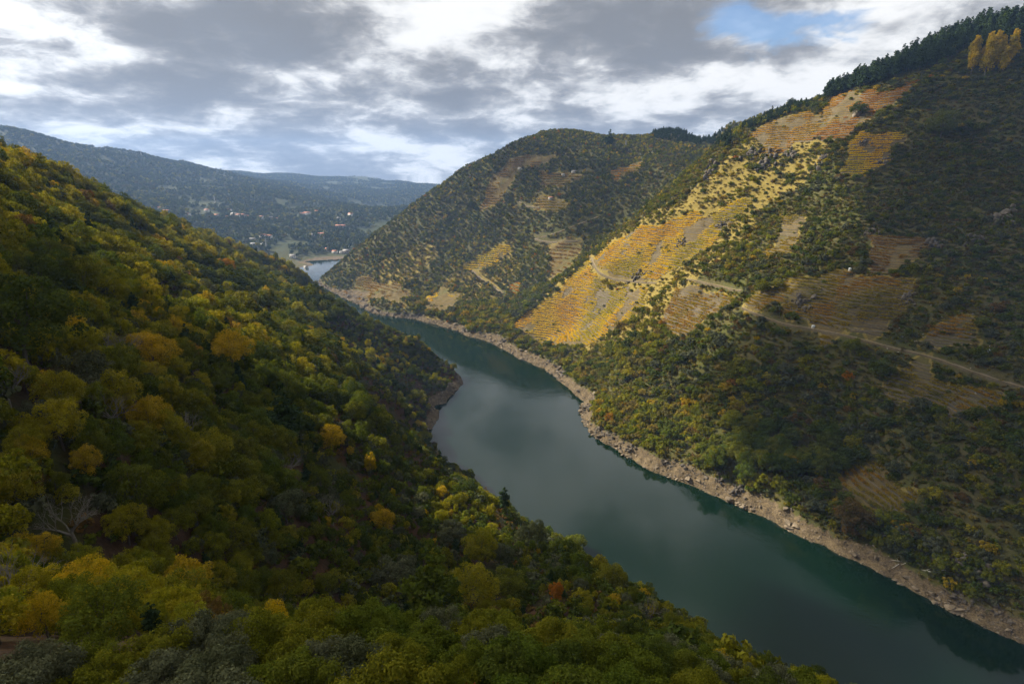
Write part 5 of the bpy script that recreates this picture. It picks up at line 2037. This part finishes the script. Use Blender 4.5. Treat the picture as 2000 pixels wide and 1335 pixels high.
def buildings():
    far = [(448, 413, 8), (458, 422, 10), (466, 424, 10), (475, 424, 10), (484, 425, 7), (511, 427, 9), (519, 428, 9), (528, 429, 10), (538, 430, 8), (591, 421, 9), (600, 420, 10), (607, 419, 7), (661, 445, 10), (669, 446, 12),
           (628, 461, 11), (635, 457, 8), (611, 461, 9), (514, 464, 11), (525, 466, 12), (493, 471, 10), (495, 481, 11), (514, 479, 9), (640, 490, 10), (654, 494, 9), (677, 494, 12), (668, 495, 8), (325, 415, 8), (308, 410, 9),
           (404, 413, 7), (423, 424, 9), (367, 422, 9), (686, 422, 10), (661, 429, 8), (619, 415, 7), (441, 426, 7), (630, 466, 9)]
    for i, (px, py, w) in enumerate(far):
        white = random.random() < 0.72
        grey = random.random() < 0.35
        lab = f'{"white" if white else "stone"} {"grey" if grey else "red"}-roofed house in the far valley, {word(px / 20)} percent across, {word(py / 13.35)} percent down'
        house(px, py, w, lab, ROOF_GREY if grey else ROOF_TILE, WALL_WHITE if white else WALL_STONE)
    house(572, 503, 10, 'long white house on the headland above the far water', ROOF_GREY, WALL_WHITE)
    house(598, 523, 7, 'white boathouse at the edge of the far water', ROOF_GREY, WALL_WHITE)
    house(1675, 224, 13, 'small stone hut with pale wall in the high vineyard', ROOF_TILE, WALL_STONE, 0.4, 'hut', 'stone_hut')
    house(1076, 389, 8, 'little red-roofed hut on the knoll of the far hill', ROOF_TILE, WALL_WHITE, 0.2, 'hut', 'stone_hut')
    house(1016, 331, 8, 'flat pale hut at the upper edge of the brown hill vineyard', ROOF_GREY, WALL_WHITE, 0.1, 'hut', 'stone_hut', True)
    house(1121, 337, 8, 'pale hut right of the hill vineyard shelf', ROOF_GREY, WALL_WHITE, 0.1, 'hut', 'stone_hut', True)
    house(1100, 343, 6, 'tiny pale hut on the hill vineyard shelf', ROOF_GREY, WALL_WHITE, 0.0, 'hut', 'stone_hut', True)
    # water tanks in their cages
    for (px, py, lab) in [(1660, 528, 'white water tank in the faded vineyard'), (1932, 688, 'white water tank near the right end of the dirt track'), (1525, 559, 'small white water tank near the round olive trees'), (1588, 640, 'white tank right beside the dirt track')]:
        g = pick(px, py)[0]
        t = thing('water_tank', (g[0], g[1], g[2]), 0.5)
        tag(t, lab, 'water tank', 'white tanks on the right slope')
        new_obj('pallet', Geo().put(*box(-0.85, 0.85, -0.85, 0.85, -0.9, 0.25)).mesh('pallet', [SILVER_WOOD]), t)
        gb = Geo().put(*box(-0.78, 0.78, -0.78, 0.78, 0.25, 1.85))
        gb.put(*tube([(0, 0, 1.85), (0, 0, 2.0)], [0.25, 0.25], 10))
        new_obj('tank', gb.mesh('tank', [TANK]), t)
        gf = Geo()
        for k in np.linspace(-0.8, 0.8, 4):
            for s in (-0.81, 0.81):
                gf.put(*box(k - 0.02, k + 0.02, s - 0.02, s + 0.02, 0.2, 1.85))
                gf.put(*box(s - 0.02, s + 0.02, k - 0.02, k + 0.02, 0.2, 1.85))
        new_obj('cage', gf.mesh('cage', [METAL]), t)
    # pylons on the mountain and over the hamlets
    for (px, py, h_px, lab) in [(276, 298, 9, 'lattice pylon on the crest of the blue mountain'), (292, 298, 10, 'mast beside the pylon on the crest of the blue mountain'), (521, 488, 22, 'pylon above the left spur before the hamlets'), (420, 398, 14, 'pylon on the lower slope of the blue mountain'), (1222, 288, 13, 'power pole near the crown of the far hill')]:
        g = pick(px, py)[0]
        if np.isnan(g[0]):
            g = pick(px, py + 6)[0]
        d = np.linalg.norm(g - np.array([0, 0, CAM_H]))
        h = h_px / F_PX * d
        t = thing('power_pylon', tuple(g))
        tag(t, lab, 'pylon')
        gm = Geo()
        b = h * 0.09
        for sx in (-1, 1):
            for sy in (-1, 1):
                gm.put(*tube([(sx * b, sy * b, -1), (sx * b * 0.3, sy * b * 0.3, h * 0.6), (0, 0, h)], [h * 0.012] * 3, 4))
        for k in range(6):
            z0, z1 = h * k / 7, h * (k + 1) / 7
            w0, w1 = b * (1 - 0.85 * k / 7), b * (1 - 0.85 * (k + 1) / 7)
            for s in (-1, 1):
                gm.put(*tube([(-w0, s * w0, z0), (w1, s * w1, z1)], [h * 0.006] * 2, 3))
                gm.put(*tube([(s * w0, -w0, z0), (s * w1, w1, z1)], [h * 0.006] * 2, 3))
        new_obj('mast', gm.mesh('mast', [METAL]), t)
        for zz_ in (0.72, 0.86):
            new_obj('cross_arm', Geo().put(*tube([(-h * 0.16, 0, h * zz_), (h * 0.16, 0, h * zz_)], [h * 0.012] * 2, 4)).mesh('cross_arm', [METAL]), t)


buildings()


# ------------------------------------------------------------------ unseen clouds added to shade part of the valley, and the air
def cloud(name, shade_points, label, base=900.0, dens=0.02):
    """an unseen cloud, added and shaped to cast shade on the given places; a closed body of even density"""
    import bmesh
    bm = bmesh.new()
    rng = np.random.default_rng(len(label))
    for (x, y, z, r) in shade_points:
        k = (base - z) / SUN_DIR[2]
        cx, cy = x + SUN_DIR[0] * k, y + SUN_DIR[1] * k
        for _ in range(3):
            rr = r * rng.uniform(0.7, 1.0)
            off = rng.normal(0, r * 0.28, 2)
            mt = (
                (rr, 0, 0, cx + off[0]), (0, rr, 0, cy + off[1]), (0, 0, rr * 0.55, base + rr * 0.3), (0, 0, 0, 1))
            from mathutils import Matrix
            bmesh.ops.create_icosphere(bm, subdivisions=2, radius=1.0, matrix=Matrix(mt))
    me = bpy.data.meshes.new(name)
    bm.to_mesh(me)
    bm.free()
    m, t = new_mat('shade_cloud_body')
    out = t.n('ShaderNodeOutputMaterial')
    pv = t.n('ShaderNodeVolumePrincipled')
    pv.inputs['Color'].default_value = (0.97, 0.97, 0.97, 1)
    pv.inputs['Density'].default_value = dens
    pv.inputs['Anisotropy'].default_value = 0.6
    t.l(pv.outputs[0], out.inputs['Volume'])
    tmp = new_obj(name, me)
    rm = tmp.modifiers.new('union', 'REMESH')
    rm.mode = 'VOXEL'
    rm.voxel_size = 16.0
    dg = bpy.context.evaluated_depsgraph_get()
    me2 = bpy.data.meshes.new_from_object(tmp.evaluated_get(dg))
    tmp.modifiers.clear()
    tmp.data = me2
    me2.materials.clear()
    me2.materials.append(m)
    co = np.empty(len(me2.vertices) * 3)
    me2.vertices.foreach_get('co', co)
    co = co.reshape(-1, 3)
    co[:, :2] += (np.stack([fbm(co[:, 0] + co[:, 2], co[:, 1], 70, 3, 5), fbm(co[:, 0], co[:, 1] + co[:, 2], 70, 3, 8)], -1) - 0.5) * 60
    co[:, 2] = np.maximum(co[:, 2] + (fbm(co[:, 0], co[:, 1], 60, 3, 12) - 0.5) * 40, base - 90)
    me2.vertices.foreach_set('co', co.ravel())
    me2.update()
    kind(tmp, 'stuff', label)
    return tmp


def px_shade(lst):
    out = []
    for (px, py, r) in lst:
        g = pick(px, py)[0]
        if not np.isnan(g[0]):
            out.append((g[0], g[1], g[2], r))
    return out


def shade_clouds_and_air():
    cloud('cloud', px_shade(SHADE_RIGHT), 'low grey cloud overhead shading the right slope', 930.0, 0.02)
    cloud('cloud', px_shade(SHADE_LEFT), 'low grey cloud overhead shading the camera side slope', 930.0, 0.03)
    cloud('cloud', px_shade(SHADE_HILL), 'smaller cloud overhead shading the top of the far hill', 930.0, 0.014)
    v, f = box(-6200, 6200, -1900, 6600, -30, 560)
    me = mesh_np('haze', v, f)
    m, t = new_mat('haze_air')
    out = t.n('ShaderNodeOutputMaterial')
    pv = t.n('ShaderNodeVolumePrincipled')
    pv.inputs['Color'].default_value = (0.34, 0.55, 1.0, 1)
    pv.inputs['Density'].default_value = HAZE
    pv.inputs['Anisotropy'].default_value = 0.2
    t.l(pv.outputs[0], out.inputs['Volume'])
    me.materials.append(m)
    kind(new_obj('haze', me), 'stuff', 'blue haze in the valley air')


HAZE = 0.00009
SHADE_RIGHT = [(1980, 1150, 80), (1750, 1000, 80), (1560, 920, 70), (1850, 800, 85), (1650, 800, 75), (1480, 820, 50), (1920, 600, 90), (1740, 600, 70), (1880, 400, 85), (1980, 260, 80), (1780, 450, 60)]
SHADE_LEFT = [(60, 1000, 50), (300, 1000, 50), (550, 1000, 55), (120, 850, 45), (800, 1080, 50), (1000, 1150, 50), (1150, 1170, 50), (950, 1250, 50), (200, 1300, 40), (1300, 1250, 50), (600, 1300, 40), (1500, 1300, 40), (100, 1150, 40), (250, 1150, 40), (50, 1250, 40), (400, 1250, 40), (750, 1250, 40), (40, 900, 40)]
SHADE_HILL = [(1020, 330, 50), (1100, 330, 55), (1180, 350, 50), (1100, 420, 45), (1170, 410, 45), (1120, 480, 30)]
shade_clouds_and_air()
